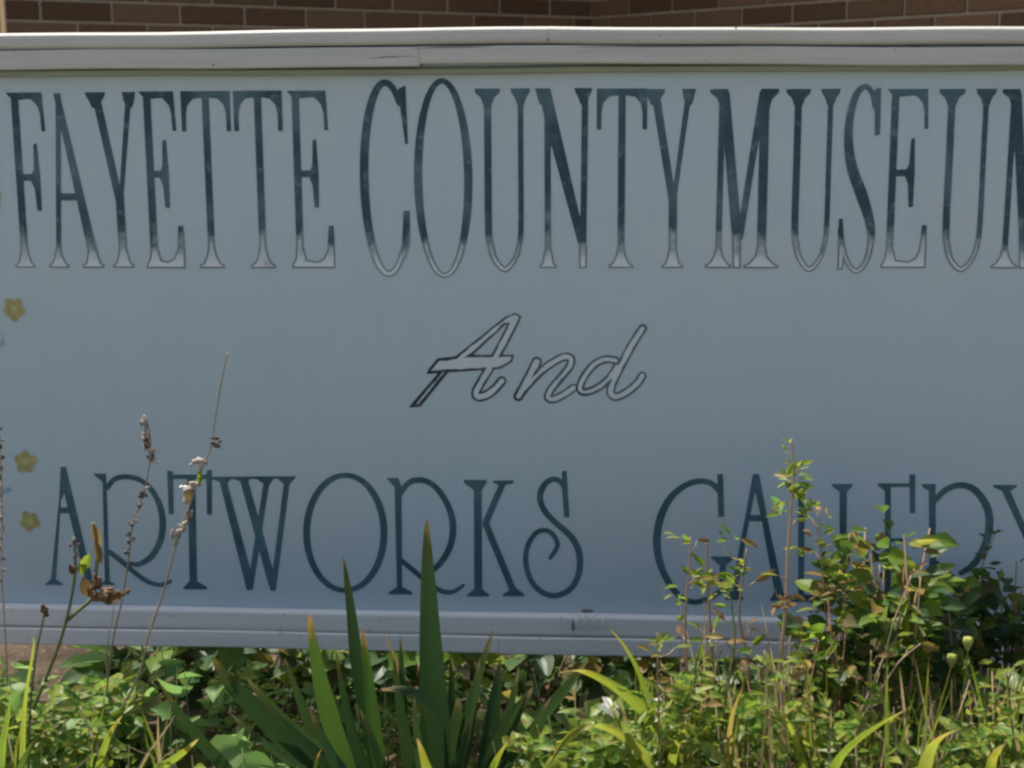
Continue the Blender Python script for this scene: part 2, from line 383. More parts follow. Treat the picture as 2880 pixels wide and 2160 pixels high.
# ---- lettering: signed distance shapes on the panel, one mesh per letter
CELL = .0019
def sd_poly(P, X, Z):
    P = np.asarray(P, float); n = len(P); d = np.full(X.shape, 1e9); inside = np.zeros(X.shape, bool)
    for i in range(n):
        a, b = P[i], P[(i+1) % n]; e = b-a; L = e@e+1e-18
        t = np.clip(((X-a[0])*e[0]+(Z-a[1])*e[1])/L, 0, 1); d = np.minimum(d, (X-a[0]-t*e[0])**2+(Z-a[1]-t*e[1])**2)
        c1 = (a[1] > Z) != (b[1] > Z)
        with np.errstate(divide='ignore', invalid='ignore'): xi = (b[0]-a[0])*(Z-a[1])/(b[1]-a[1]+1e-18)+a[0]
        inside ^= c1 & (X < xi)
    d = np.sqrt(d); return np.where(inside, -d, d)
def sd_stroke(P, Wd, X, Z):
    d = np.full(X.shape, 1e9); P = np.asarray(P, float)
    for i in range(len(P)-1):
        a, b = P[i], P[i+1]; e = b-a; L = e@e+1e-18
        t = np.clip(((X-a[0])*e[0]+(Z-a[1])*e[1])/L, 0, 1)
        d = np.minimum(d, np.hypot(X-a[0]-t*e[0], Z-a[1]-t*e[1])-(Wd[i]+(Wd[i+1]-Wd[i])*t))
    return d
def smooth_path(P, Wd, n=5):
    P = [np.asarray(p, float) for p in P]; out = []; ow = []
    for i in range(len(P)-1):
        p0, p1, p2, p3 = P[max(i-1, 0)], P[i], P[i+1], P[min(i+2, len(P)-1)]
        for k in range(n):
            t = k/n; out.append(.5*((2*p1)+(-p0+p2)*t+(2*p0-5*p1+4*p2-p3)*t*t+(-p0+3*p1-3*p2+p3)*t**3)); ow.append(Wd[i]+(Wd[i+1]-Wd[i])*t)
    out.append(P[-1]); ow.append(Wd[-1]); return out, ow
def letter(prims, kind, vtop=None, vbot=None, Y=-.0008, vx=False):
    """prims in panel metres: ('p', pts) or ('s', pts, halfwidths)"""
    allp = np.array([q for pr in prims for q in pr[1]]); pad = .02
    x0, z0 = allp.min(0)-pad; x1, z1 = allp.max(0)+pad
    nx, nz = int((x1-x0)/CELL)+2, int((z1-z0)/CELL)+2
    gx = x0+CELL*np.arange(nx); gz = z0+CELL*np.arange(nz); X, Z = np.meshgrid(gx, gz)
    S = np.full(X.shape, 1e9)
    for pr in prims: S = np.minimum(S, sd_poly(pr[1], X, Z) if pr[0] == 'p' else sd_stroke(pr[1], pr[2], X, Z))
    zt = vtop if vtop is not None else z1-pad; zb = vbot if vbot is not None else z0+pad
    verts = []; sdv = []; faces = []; vid = {}; ev = {}
    def gv_(j, i):
        k = (j, i)
        if k not in vid: vid[k] = len(verts); verts.append((gx[i], gz[j])); sdv.append(S[j, i])
        return vid[k]
    def evx(a, b):
        k = (a, b) if a < b else (b, a)
        if k not in ev:
            (j0, i0), (j1, i1) = k; s0, s1 = S[j0, i0], S[j1, i1]; t = s0/(s0-s1)
            ev[k] = len(verts); verts.append((gx[i0]+(gx[i1]-gx[i0])*t, gz[j0]+(gz[j1]-gz[j0])*t)); sdv.append(0.0)
        return ev[k]
    neg = S < 0; cnt = neg[:-1, :-1].astype(int)+neg[1:, :-1]+neg[:-1, 1:]+neg[1:, 1:]
    for j, i in zip(*np.nonzero(cnt)):
        cs = [(j, i), (j, i+1), (j+1, i+1), (j+1, i)]; f = []
        for q in range(4):
            a, b = cs[q], cs[(q+1) % 4]
            if neg[a]: f.append(gv_(*a))
            if neg[a] != neg[b]: f.append(evx(a, b))
        if len(f) > 2: faces.append(f)
    # thin coat of paint with its own edge
    me = mesh('letter', [(v[0], Y, v[1]) for v in verts], faces)
    at1 = me.attributes.new('sd', 'FLOAT', 'POINT'); at1.data.foreach_set('value', np.array(sdv, np.float32))
    vv = [((v[0]-x0)/(x1-x0)*.35 + .65*(v[0]-SCR0)/(SCR1-SCR0)) if vx else (zt-v[1])/(zt-zb) for v in verts]
    at2 = me.attributes.new('v', 'FLOAT', 'POINT'); at2.data.foreach_set('value', np.array(vv, np.float32))
    me.materials.append(LET[kind]); o = bpy.data.objects.new('letter', me); COL.objects.link(o); o.parent = sign; o.location = -Vector(sign.location)
    return o
def P2(px, py): p = at(px, py, 0); return (p.x, p.z)
PX = 1/1300.0
SCR0, SCR1 = at(1150, 1000).x, at(1820, 1000).x

# row one: tall condensed roman capitals, drawn in a local pixel frame (y down, height 500)
H1 = 500.0
def q(*a): return ('p', list(a))
def s_(pts, ws): a, b = smooth_path(pts, ws); return ('s', a, b)
def foot(xc, wd, st=11, b=H1): return q((xc-st, b-62), (xc+st, b-62), (xc+st+5, b-36), (xc+wd*.34, b-16), (xc+wd/2, b-9), (xc+wd/2, b), (xc-wd/2, b), (xc-wd/2, b-9), (xc-wd*.34, b-16), (xc-st-5, b-36))
def cap(xc, wd, st=10): return q((xc-wd/2, 0), (xc+wd/2, 0), (xc+wd/2-3, 12), (xc+st+7, 24), (xc+st, 44), (xc-st, 44), (xc-st-7, 24), (xc-wd/2+3, 12))
def stem(xa, ya, xb, yb, wa, wb=None):
    wb = wb or wa; return q((xa-wa/2, ya), (xa+wa/2, ya), (xb+wb/2, yb), (xb-wb/2, yb))
def ftop(w, xs): # top bar of E / F with bracketed hanging serif on the right
    return [q((0, 0), (w*.90, 0), (w*.94, 110), (w*.94-11, 110), (w*.91-9, 62), (w*.90-14, 38), (w*.90-28, 22), (w*.6, 18), (xs, 22), (10, 12))]
def mid(xs, xm, ym): # middle arm with a tall cross serif
    return [q((xs, ym-9), (xm-14, ym-11), (xm-8, ym-26), (xm-5, ym-95), (xm+5, ym-98), (xm+9, ym), (xm+8, ym+95), (xm-5, ym+95), (xm-9, ym+32), (xm-18, ym+9), (xs, ym+9))]
def fF(w): xs = 25; return ftop(w, xs)+[stem(xs, 5, xs, 470, 21), foot(xs, 58, 10)]+mid(xs, w*.66, 240)
def fE(w): xs = 24; return ftop(w*.98, xs)+[stem(xs, 5, xs, 470, 21)]+mid(xs, w*.60, 232)+[q((0, H1), (w, H1), (w, H1-60), (w-2, H1-122), (w-16, H1-122), (w-22, H1-52), (w-34, H1-28), (w-52, H1-20), (xs+20, H1-24), (xs+11, H1-60), (xs-11, H1-60), (xs-14, H1-28), (0, H1-9))]
def fA(w): return [stem(w*.38, 0, w*.22, 470, 14), q((w*.30, 0), (w*.40, 0), (w*.89, 455), (w*.73, 455)), q((w*.27, 284), (w*.62, 284), (w*.62, 304), (w*.26, 304)), foot(w*.224, 58, 7), foot(w*.81, 62, 12)]
def fY(w, j=280): return [cap(w*.20, w*.40, 11), cap(w*.845, w*.27, 8), q((w*.13, 8), (w*.29, 8), (w*.63, j+25), (w*.55, j+60), (w*.49, j+30)), q((w*.79, 8), (w*.90, 8), (w*.64, j+20), (w*.56, j+10)), stem(w*.57, j, w*.58, 470, 24), foot(w*.58, 62)]
def fT(w): xc = w*.5; return [q((0, 0), (w, 0), (w, 112), (w-13, 112), (w-13, 66), (w-18, 40), (w-34, 22), (xc+14, 19), (xc-14, 19), (34, 22), (18, 40), (13, 66), (13, 112), (0, 112)), stem(xc, 5, xc, 470, 20), foot(xc, 72, 10)]
def ell(cx, cy, rx, ry, a0, a1, n=22): return [(cx+rx*math.cos(math.radians(a0+(a1-a0)*k/n)), cy+ry*math.sin(math.radians(a0+(a1-a0)*k/n))) for k in range(n+1)]
def fC(w):
    pts = ell(w*.53, H1*.5, w*.44, H1*.515, -52, -308, 30); n = len(pts)
    ws = [9.5+4.5*math.sin(math.pi*k/(n-1))**2 for k in range(n)]
    return [('s', pts, ws), q((w*.78, 10), (w*.92, 0), (w*.95, 155), (w*.90, 157), (w*.82, 70)), q((w*.84, H1-165), (w*.96, H1-165), (w*.96, H1-78), (w*.87, H1-36), (w*.78, H1-26), (w*.72, H1-44), (w*.80, H1-72))]
def fO(w):
    pts = ell(w*.5, H1*.5, w*.44, H1*.52, 0, 360, 44); ws = [8.5+5*abs(math.cos(math.radians(360*k/44)))**1.5 for k in range(45)]
    return [('s', pts, ws)]
def fU(w):
    xl, xr = w*.24, w*.80; b = H1+3
    pts = [(xl, 20), (xl, 200), (xl, 380), (xl+6, 430), (xl+18, 468), ((xl+xr)/2, b-8), (xr-18, 466), (xr-5, 425), (xr, 370), (xr, 200), (xr, 20)]
    return [s_(pts, [11.5, 11.5, 11.5, 11.5, 10, 9.5, 8.5, 8.5, 8.5, 8.5, 8.5]), cap(xl, w*.44, 12), cap(xr, w*.34, 9)]
def fN(w): return [cap(w*.13, w*.26, 8), cap(w*.83, w*.31, 8), stem(w*.21, 10, w*.22, 470, 18), foot(w*.22, 50, 9), q((w*.05, 0), (w*.26, 0), (w*.90, 440), (w*.90, H1), (w*.76, H1), (w*.76, 440), (w*.20, 110)), stem(w*.86, 10, w*.83, H1, 18)]
def fM(w): return [q((0, 0), (w*.26, 0), (w*.28, 40), (w*.17, 60), (w*.10, 24), (0, 10)), q((w*.74, 0), (w, 0), (w, 10), (w*.90, 30), (w*.86, 60), (w*.72, 40)), stem(w*.18, 20, w*.16, 470, 17), foot(w*.162, w*.40, 9), q((w*.14, 8), (w*.28, 8), (w*.50, 395), (w*.50, H1), (w*.38, H1), (w*.36, 410)), q((w*.72, 8), (w*.82, 8), (w*.52, 420), (w*.44, 395)), stem(w*.80, 10, w*.80, 470, 26), foot(w*.80, w*.52, 13)]
def fS(w):
    pts = [(w*.80, 55), (w*.72, 20), (w*.55, 2), (w*.34, 20), (w*.20, 75), (w*.17, 140), (w*.28, 215), (w*.55, 290), (w*.78, 365), (w*.82, 420), (w*.72, 470), (w*.50, 498), (w*.28, 478), (w*.12, 435), (w*.05, 385)]
    ws = [8, 8, 9, 10.5, 12, 14, 17, 19, 15, 11, 9, 9, 9, 10, 9]
    return [s_(pts, ws), q((w*.78, 8), (w*.93, 4), (w*.95, 128), (w*.82, 132)), q((0, H1-145), (w*.10, H1-145), (w*.17, H1-40), (w*.14, H1-5), (0, H1-5))]
ROW1 = [('F', 15, 128, 260, 753), ('A', 100, 268, 262, 753), ('Y', 238, 384, 259, 753), ('E', 388, 500, 257, 754), ('T', 507, 646, 256, 754), ('T', 655, 792, 255, 754),
        ('E', 806, 930, 255, 754), ('C', 1005, 1152, 240, 762), ('O', 1162, 1324, 238, 764), ('U', 1331, 1497, 249, 762), ('N', 1505, 1669, 248, 754), ('T', 1679, 1821, 249, 754),
        ('Y', 1812, 1961, 250, 754), ('M', 1998, 2191, 250, 754), ('U', 2208, 2370, 250, 762), ('S', 2372, 2486, 242, 764), ('E', 2496, 2626, 250, 754), ('U', 2638, 2810, 250, 762), ('M', 2820, 3012, 250, 755)]
for li, (ch, xa, xb, yt, yb) in enumerate(ROW1):
    w_ = float(xb-xa); prims = globals()['f'+ch](w_)
    a, b = at(xa, yt), at(xb, yt); zb = at((xa+xb)/2, yb).z; sx = (b.x-a.x)/w_; sz = (a.z-zb)/H1
    def conv(p): return (a.x+p[0]*sx, (a.z+b.z)/2-p[1]*sz)
    pr2 = [('p', [conv(p) for p in pr[1]]) if pr[0] == 'p' else ('s', [conv(p) for p in pr[1]], [ww*sx*.88 for ww in pr[2]]) for pr in prims]
    letter(pr2, 'museum', (a.z+b.z)/2, zb, Y=-.0008-.0005*(li % 2))

# rows two and three: given straight in photo pixels of enlarged crops
def crop(ox, oy, s):
    def f(*pts): return [P2(ox+x/s, oy+y/s) for x, y in pts]
    return f, s
def mk(cr_, prims, kind, **kw):
    f, s = cr_; out = []
    for pr in prims:
        if pr[0] == 'p': out.append(('p', f(*pr[1])))
        else:
            pts, ws = (smooth_path(pr[1], pr[2]) if pr[0] == 's' else (pr[1], pr[2]))
            out.append(('s', f(*pts), [w_/s*PX/2 for w_ in ws]))
    return letter(out, kind, **kw)
def S(w_, *pts): return ('s', list(pts), [w_]*len(pts) if not isinstance(w_, list) else w_)
def Q(*pts): return ('p', list(pts))
CA = crop(1120, 850, 2.989)
mk(CA, [Q((85, 885), (185, 880), (420, 590), (640, 430), (900, 190), (1000, 175), (1040, 120), (985, 88), (900, 120), (480, 455), (330, 600)), S(84, (985, 140), (910, 290), (830, 440), (745, 590), (660, 740), (665, 790), (730, 785), (810, 730), (870, 660)), Q((235, 605), (255, 560), (330, 470), (600, 440), (975, 440), (960, 500), (860, 560), (420, 590))], 'script', vx=True)
mk(CA, [S(88, (1165, 500), (1110, 610), (1050, 720), (1010, 790)), S(74, (1020, 780), (1120, 660), (1250, 540), (1380, 465), (1450, 470), (1440, 540), (1360, 640), (1280, 740), (1260, 800), (1310, 815), (1400, 770), (1470, 720))], 'script', vx=True)
mk(CA, [S(72, (1830, 490), (1740, 480), (1640, 530), (1555, 640), (1530, 730), (1580, 755), (1690, 710), (1790, 620), (1840, 540)), S(78, (2055, 220), (1970, 350), (1890, 500), (1820, 640), (1785, 750), (1830, 795), (1930, 750), (2010, 680), (2050, 620))], 'script', vx=True)
C1 = crop(100, 1280, 3.95); C2 = crop(560, 1280, 3.95); C4 = crop(1040, 1280, 3.352); C5 = crop(1800, 1280, 3.687); C6 = crop(2280, 1280, 3.687)
G = 'gallery'
mk(C1, [Q((280, 130), (335, 130), (355, 300), (300, 480), (285, 480), (225, 1400), (170, 1400), (262, 500)), Q((290, 130), (338, 130), (640, 1400), (560, 1400), (370, 640), (290, 300)), Q((250, 580), (430, 580), (440, 645), (245, 645)), Q((95, 1442), (165, 1380), (235, 1380), (320, 1442)), Q((480, 1442), (555, 1380), (640, 1380), (700, 1442))], G)
mk(C1, [Q((635, 205), (785, 205), (825, 1400), (900, 1442), (690, 1442), (770, 1400), (745, 300)), S([58, 62, 62, 60, 66, 78, 78, 72, 62, 50], (800, 360), (880, 265), (1020, 240), (1180, 285), (1320, 430), (1405, 650), (1400, 900), (1300, 1110), (1150, 1210), (1040, 1200)), S([64, 66, 62, 58, 52, 40], (830, 1080), (960, 1180), (1110, 1310), (1260, 1410), (1400, 1440), (1500, 1400))], G)
mk(C1, [Q((1462, 175), (1515, 170), (1530, 215), (1900, 215), (1905, 165), (1962, 165), (1960, 660), (1905, 660), (1900, 268), (1530, 265), (1535, 655), (1480, 655)), Q((1690, 250), (1775, 250), (1795, 1400), (1915, 1470), (1900, 1490), (1650, 1490), (1640, 1470), (1712, 1400))], G)
mk(C2, [Q((130, 240), (1085, 232), (1060, 262), (1000, 330), (955, 330), (870, 262), (830, 262), (780, 330), (735, 330), (640, 265), (560, 265), (530, 330), (470, 300), (400, 268), (350, 268), (300, 330), (235, 300), (140, 265)), Q((225, 280), (305, 280), (600, 1380), (595, 1500), (530, 1500), (500, 1380)), Q((455, 280), (545, 280), (850, 1380), (850, 1505), (795, 1505), (755, 1380)), Q((720, 280), (785, 280), (600, 1480), (545, 1420)), Q((945, 280), (1010, 280), (855, 1480), (800, 1420))], G)
pts = ell(1624, 862, 430, 640, 0, 360, 44); mk(C2, [('c', pts, [60+22*abs(math.cos(math.radians(360*k/44))) for k in range(45)])], G)
mk(C4, [Q((155, 215), (270, 215), (300, 300), (305, 1240), (405, 1295), (405, 1312), (175, 1312), (175, 1295), (255, 1240), (235, 300)), S([52, 56, 58, 56, 62, 66, 64, 58, 54], (275, 380), (370, 260), (490, 235), (620, 300), (735, 470), (785, 660), (760, 850), (670, 1010), (540, 1130)), S([52, 54, 54, 52, 46, 28], (295, 990), (440, 1110), (580, 1225), (690, 1285), (790, 1285), (885, 1225))], G)
mk(C4, [Q((885, 232), (1105, 232), (1100, 262), (1055, 330), (1060, 1260), (1130, 1318), (1130, 1332), (915, 1332), (915, 1318), (985, 1260), (982, 330), (890, 262)), Q((1155, 240), (1362, 236), (1350, 265), (1280, 280), (1125, 640), (1375, 1250), (1460, 1310), (1455, 1330), (1255, 1330), (1255, 1312), (1315, 1270), (1065, 660), (1065, 620), (1215, 280), (1170, 265))], G)
mk(C4, [Q((1812, 150), (1855, 145), (1882, 585), (1832, 585), (1810, 300)), S([46, 52, 56, 60, 60, 58, 58, 60, 64, 64, 60, 58, 58, 56, 54, 52, 50, 50, 50, 50, 48, 38], (1838, 310), (1790, 245), (1720, 228), (1645, 280), (1605, 390), (1640, 510), (1730, 615), (1850, 720), (1935, 820), (1980, 960), (1965, 1130), (1885, 1265), (1740, 1325), (1600, 1275), (1510, 1160), (1470, 1000), (1490, 850), (1560, 740), (1640, 708), (1720, 740), (1770, 850), (1700, 970)), ], G)
mk(C5, [Q((800, 195), (860, 195), (875, 640), (812, 640)), S([58, 60, 62, 66, 74, 82, 84, 80, 72, 62, 58, 58, 58], (830, 380), (735, 290), (600, 270), (450, 325), (310, 450), (215, 640), (175, 860), (195, 1070), (270, 1270), (390, 1440), (540, 1520), (700, 1490), (850, 1400)), Q((720, 1050), (990, 1050), (960, 1085), (890, 1140), (885, 1450), (825, 1450), (825, 1140), (760, 1085))], G)
mk(C5, [Q((1172, 195), (1232, 195), (1300, 560), (1200, 330), (1110, 800), (1010, 1400), (945, 1400), (1060, 800)), Q((1180, 195), (1235, 195), (1330, 700), (1490, 1440), (1400, 1440), (1270, 720), (1190, 360)), Q((1110, 620), (1310, 620), (1320, 685), (1100, 685)), Q((880, 1500), (950, 1390), (1010, 1390), (1080, 1500)), Q((1340, 1510), (1395, 1420), (1490, 1420), (1560, 1510))], G)
mk(C5, [Q((1550, 290), (1765, 290), (1750, 315), (1705, 370), (1700, 1440), (1880, 1460), (1890, 1000), (1935, 1000), (1940, 1520), (1560, 1520), (1640, 1440), (1640, 370), (1560, 315))], G)
mk(C6, [Q((210, 298), (440, 298), (430, 325), (375, 380), (370, 1430), (520, 1455), (560, 1100), (610, 1100), (610, 1520), (230, 1520), (300, 1430), (300, 380), (225, 325))], G)
mk(C6, [Q((690, 292), (1022, 292), (1025, 200), (1085, 195), (1082, 600), (1030, 600), (1025, 330), (830, 330), (830, 860), (960, 860), (960, 900), (830, 900), (830, 1440), (1000, 1455), (1040, 1200), (1090, 1200), (1090, 1520), (690, 1520), (770, 1440), (770, 370), (700, 318))], G)
mk(C6, [Q((1145, 298), (1295, 298), (1300, 1440), (1360, 1500), (1360, 1520), (1150, 1520), (1150, 1500), (1232, 1440), (1225, 370), (1160, 330)), S([56, 64, 68, 72, 78, 84, 78, 68, 58], (1290, 470), (1400, 360), (1550, 310), (1700, 360), (1815, 510), (1855, 690), (1815, 910), (1700, 1120), (1560, 1220)), S([58, 60, 60, 56, 50, 40], (1310, 1120), (1430, 1230), (1560, 1360), (1700, 1480), (1830, 1520), (1950, 1460))], G)
mk(C6, [Q((1885, 308), (2150, 308), (2130, 335), (2070, 370), (2300, 900), (2480, 370), (2430, 335), (2430, 308), (2630, 308), (2630, 335), (2560, 370), (2345, 1000), (2345, 1440), (2420, 1505), (2420, 1525), (2200, 1525), (2200, 1505), (2275, 1440), (2275, 1000), (1985, 370), (1900, 335))], G)

# painted blossoms and leaf strokes at the sign's left end
def painted_flower(px, py, r_, rot):
    c = at(px, py, 0); vs = [(c.x, -.0009, c.z)]; n = 48
    for k in range(n):
        a = 2*math.pi*k/n; rr = r_*(.74+.26*abs(math.cos(2.5*(a+rot))))*(1+.05*math.sin(3*a+rot)); vs.append((c.x+rr*math.cos(a), -.0009, c.z+rr*math.sin(a)))
    mf = mesh('painted_flower', vs, [[0, 1+k, 1+(k+1) % n] for k in range(n)]); ta = mf.attributes.new('t', 'FLOAT', 'POINT'); ta.data.foreach_set('value', [0.0]+[1.0]*n)
    f = part('painted_flower', mf, PAINTY)
painted_flower(40, 869, .029, .3); painted_flower(72, 1299, .029, 1.0); painted_flower(84, 1466, .026, 1.7); painted_flower(-22, 560, .024, .8); painted_flower(-60, 1100, .03, .2)
for pts in ([(-60, 1010), (-20, 985), (12, 960), (4, 930)], [(-40, 1420), (0, 1385), (30, 1375), (10, 1340)]):
    a = [at(x, y, 0) for x, y in pts]; vs = []
    for i, p in enumerate(a): hw = .006*math.sin(math.pi*(i+.3)/(len(a)-.4)); vs += [(p.x-hw*.5, -.0009, p.z+hw), (p.x+hw*.5, -.0009, p.z-hw)]
    part('painted_stroke', mesh('painted_stroke', vs, [[2*i, 2*i+1, 2*i+3, 2*i+2] for i in range(len(a)-1)]), PAINTB)

# small pale thing caught on the lower ledge
p = at(1652, 1750, YF-.004)
sn = thing('dried_blossom', 'tiny curled white dried blossom with dark cap on the sign bottom ledge', 'blossom', (p.x, p.y, p.z))
mb = MB()
for k in range(4):
    a0 = at(1612+k*26, 1772+rng.uniform(-8, 4), YF-.006); b0 = at(1622+k*24, 1722+rng.uniform(-5, 14), YF-.010)
    mb.tube([a0, (a0+b0)/2+Vector((.004, -.003, .004)), b0], [.001, .003, .0015], 5)
mb.build('petals', PETALW, sn, origin=p)
mb = MB(); c0 = at(1652, 1718, YF-.010); mb.ball(c0, .013, (1.2, .5, .30)); mb.build('dark_cap', cr_m, sn, origin=c0)
mb = MB(); c0 = at(1612, 1760, YF-.008); mb.ball(c0, .008, (.5, .5, 1.6)); mb.build('dark_cap', cr_m, sn, origin=c0)

# ---------------------------------------------------------------- plants
UP = Vector((0, 0, 1)); DOWN = Vector((0, 0, -1))
def blade_part(name, pts, wd, mat, parent, yaw=0.0, fold=.18, n=14, tip=.30, base=.75, twist=0.0):
    """strap leaf along pts (world, tip first); wd metres; V-folded across, tapering to the tip"""
    P, _ = smooth_path([tuple(p) for p in pts], [0]*len(pts), 5); P = [Vector(p) for p in P]
    L = [0.0]
    for i in range(1, len(P)): L.append(L[-1]+(P[i]-P[i-1]).length)
    T = L[-1]; mb = MB(); vs = []; a = []
    for i, p in enumerate(P):
        u = L[i]/T; wv = wd*.5*min(1.0, (u/tip)**.62 if u < tip else 1.0)*(1-(1-base)*max(0, (u-.5)/.5))
        t = (P[min(i+1, len(P)-1)]-P[max(i-1, 0)]).normalized(); yw = yaw+twist*u
        side = Vector((math.cos(yw), math.sin(yw), 0)); side = (side-t*side.dot(t)).normalized(); nn = t.cross(side)
        rip = .0012*math.sin(u*17+yaw*9)
        vs += [p-side*wv, p-side*wv*.5+nn*(fold*wv*.75+rip), p+nn*fold*wv*1.2, p+side*wv*.5+nn*(fold*wv*.75-rip), p+side*wv]; a += [1-u]*5
    fs = [[5*i+k, 5*i+k+1, 5*(i+1)+k+1, 5*(i+1)+k] for i in range(len(P)-1) for k in range(4)]
    mb.add(vs, fs, a); o = mb.build(name, mat, parent, origin=P[-1])
    wa = o.data.attributes.new('w', 'FLOAT', 'POINT'); wa.data.foreach_set('value', [-1.0, -.5, 0.0, .5, 1.0]*len(P)); return o
def pth(pp, d, lean=0.0, ground=True):
    """photo pixels (tip first) on planes d metres in front of the sign -> world points, run down to the soil"""
    n = len(pp); out = [at(x, y, -(d+lean*(1-i/max(1, n-1)))) for i, (x, y) in enumerate(pp)]
    if ground:
        a, b = out[-2], out[-1]
        if b.z > .02:
            t = (b-a); t = t/max(1e-4, abs(t.z)); k = b.z
            out.append(Vector((b.x+t.x*k*.5, b.y+rng.uniform(-.01, .01), b.z*.4))); out.append(Vector((b.x+t.x*k*.7, b.y, -.01)))
        else:
            while len(out) > 2 and out[-2].z < .03: out.pop(-2)
    return out

# leaf meshes -------------------------------------------------------
def leaf_mesh(kind, seed):
    r_ = random.Random(seed); n = 6; vs = []; fs = []
    prof = {'heart': [.0, .78, 1.0, .86, .58, .26, .0], 'oval': [0, .62, .95, 1.0, .8, .45, 0], 'lance': [0, .55, .9, 1.0, .78, .42, 0], 'petal': [0, .5, .85, 1, 1, .75, 0]}[kind]
    wid = {'heart': .44, 'oval': .30, 'lance': .17, 'petal': .36}[kind]; curl = r_.uniform(.10, .35); fold = r_.uniform(.15, .45); tw = r_.uniform(-.25, .25)
    for i in range(n+1):
        u = i/n; hw = wid*prof[i]*(1+r_.uniform(-.07, .07)); z = -curl*u*u*.9; x0 = tw*.25*u*u
        y = u - (.10 if kind == 'heart' and i == 1 else 0)
        for k in (-1, -.5, 0, .5, 1):
            vs.append((x0+k*hw, y-(.06*abs(k) if kind == 'heart' and i < 3 else 0), z+abs(k)*hw*fold+r_.uniform(-.012, .012)))
    for i in range(n):
        for k in range(4): fs.append([5*i+k, 5*i+k+1, 5*i+k+6, 5*i+k+5])
    me = mesh('leaf', vs, fs, True); return me
LEAVES = {}
def leaf_data(kind, mat):
    key = (kind, mat.name)
    if key not in LEAVES:
        L = []
        for s in range(4):
            me = leaf_mesh(kind, s*7+len(LEAVES)); me.materials.append(mat); L.append(me)
        LEAVES[key] = L
    return rng.choice(LEAVES[key])
def put(name, me, parent, p, direction, normal, size, wide=1.0):
    y = Vector(direction).normalized(); z = Vector(normal); z = (z-y*z.dot(y))
    if z.length < 1e-3: z = y.orthogonal()
    z.normalize(); x = y.cross(z)
    m = Matrix((x*size*wide, y*size, z*size)).transposed().to_4x4(); m.translation = Vector(p)-parent.location
    o = bpy.data.objects.new(name, me); COL.objects.link(o); o.parent = parent; o.matrix_local = m; return o
def rv(s=1.0): return Vector((rng.gauss(0, s), rng.gauss(0, s), rng.gauss(0, s)))
def add_leaf(parent, p, kind, mat, size, out=None, up=.3, name='leaf', wide=1.0, droop=.0):
    d = (out if out is not None else Vector((rng.uniform(-1, 1), rng.uniform(-1, .6), 0))).normalized()+Vector((0, 0, up-droop))+rv(.22)
    nrm = Vector((-.15, -.65, .8))+rv(.5)
    return put(name, leaf_data(kind, mat), parent, p, d, nrm, size*rng.uniform(.8, 1.2), wide)
def along(P, u):
    L = [(P[i+1]-P[i]).length for i in range(len(P)-1)]; s = u*sum(L)
    for i, l in enumerate(L):
        if s <= l or i == len(L)-1: return P[i]+(P[i+1]-P[i])*min(1, s/max(l, 1e-6))
        s -= l

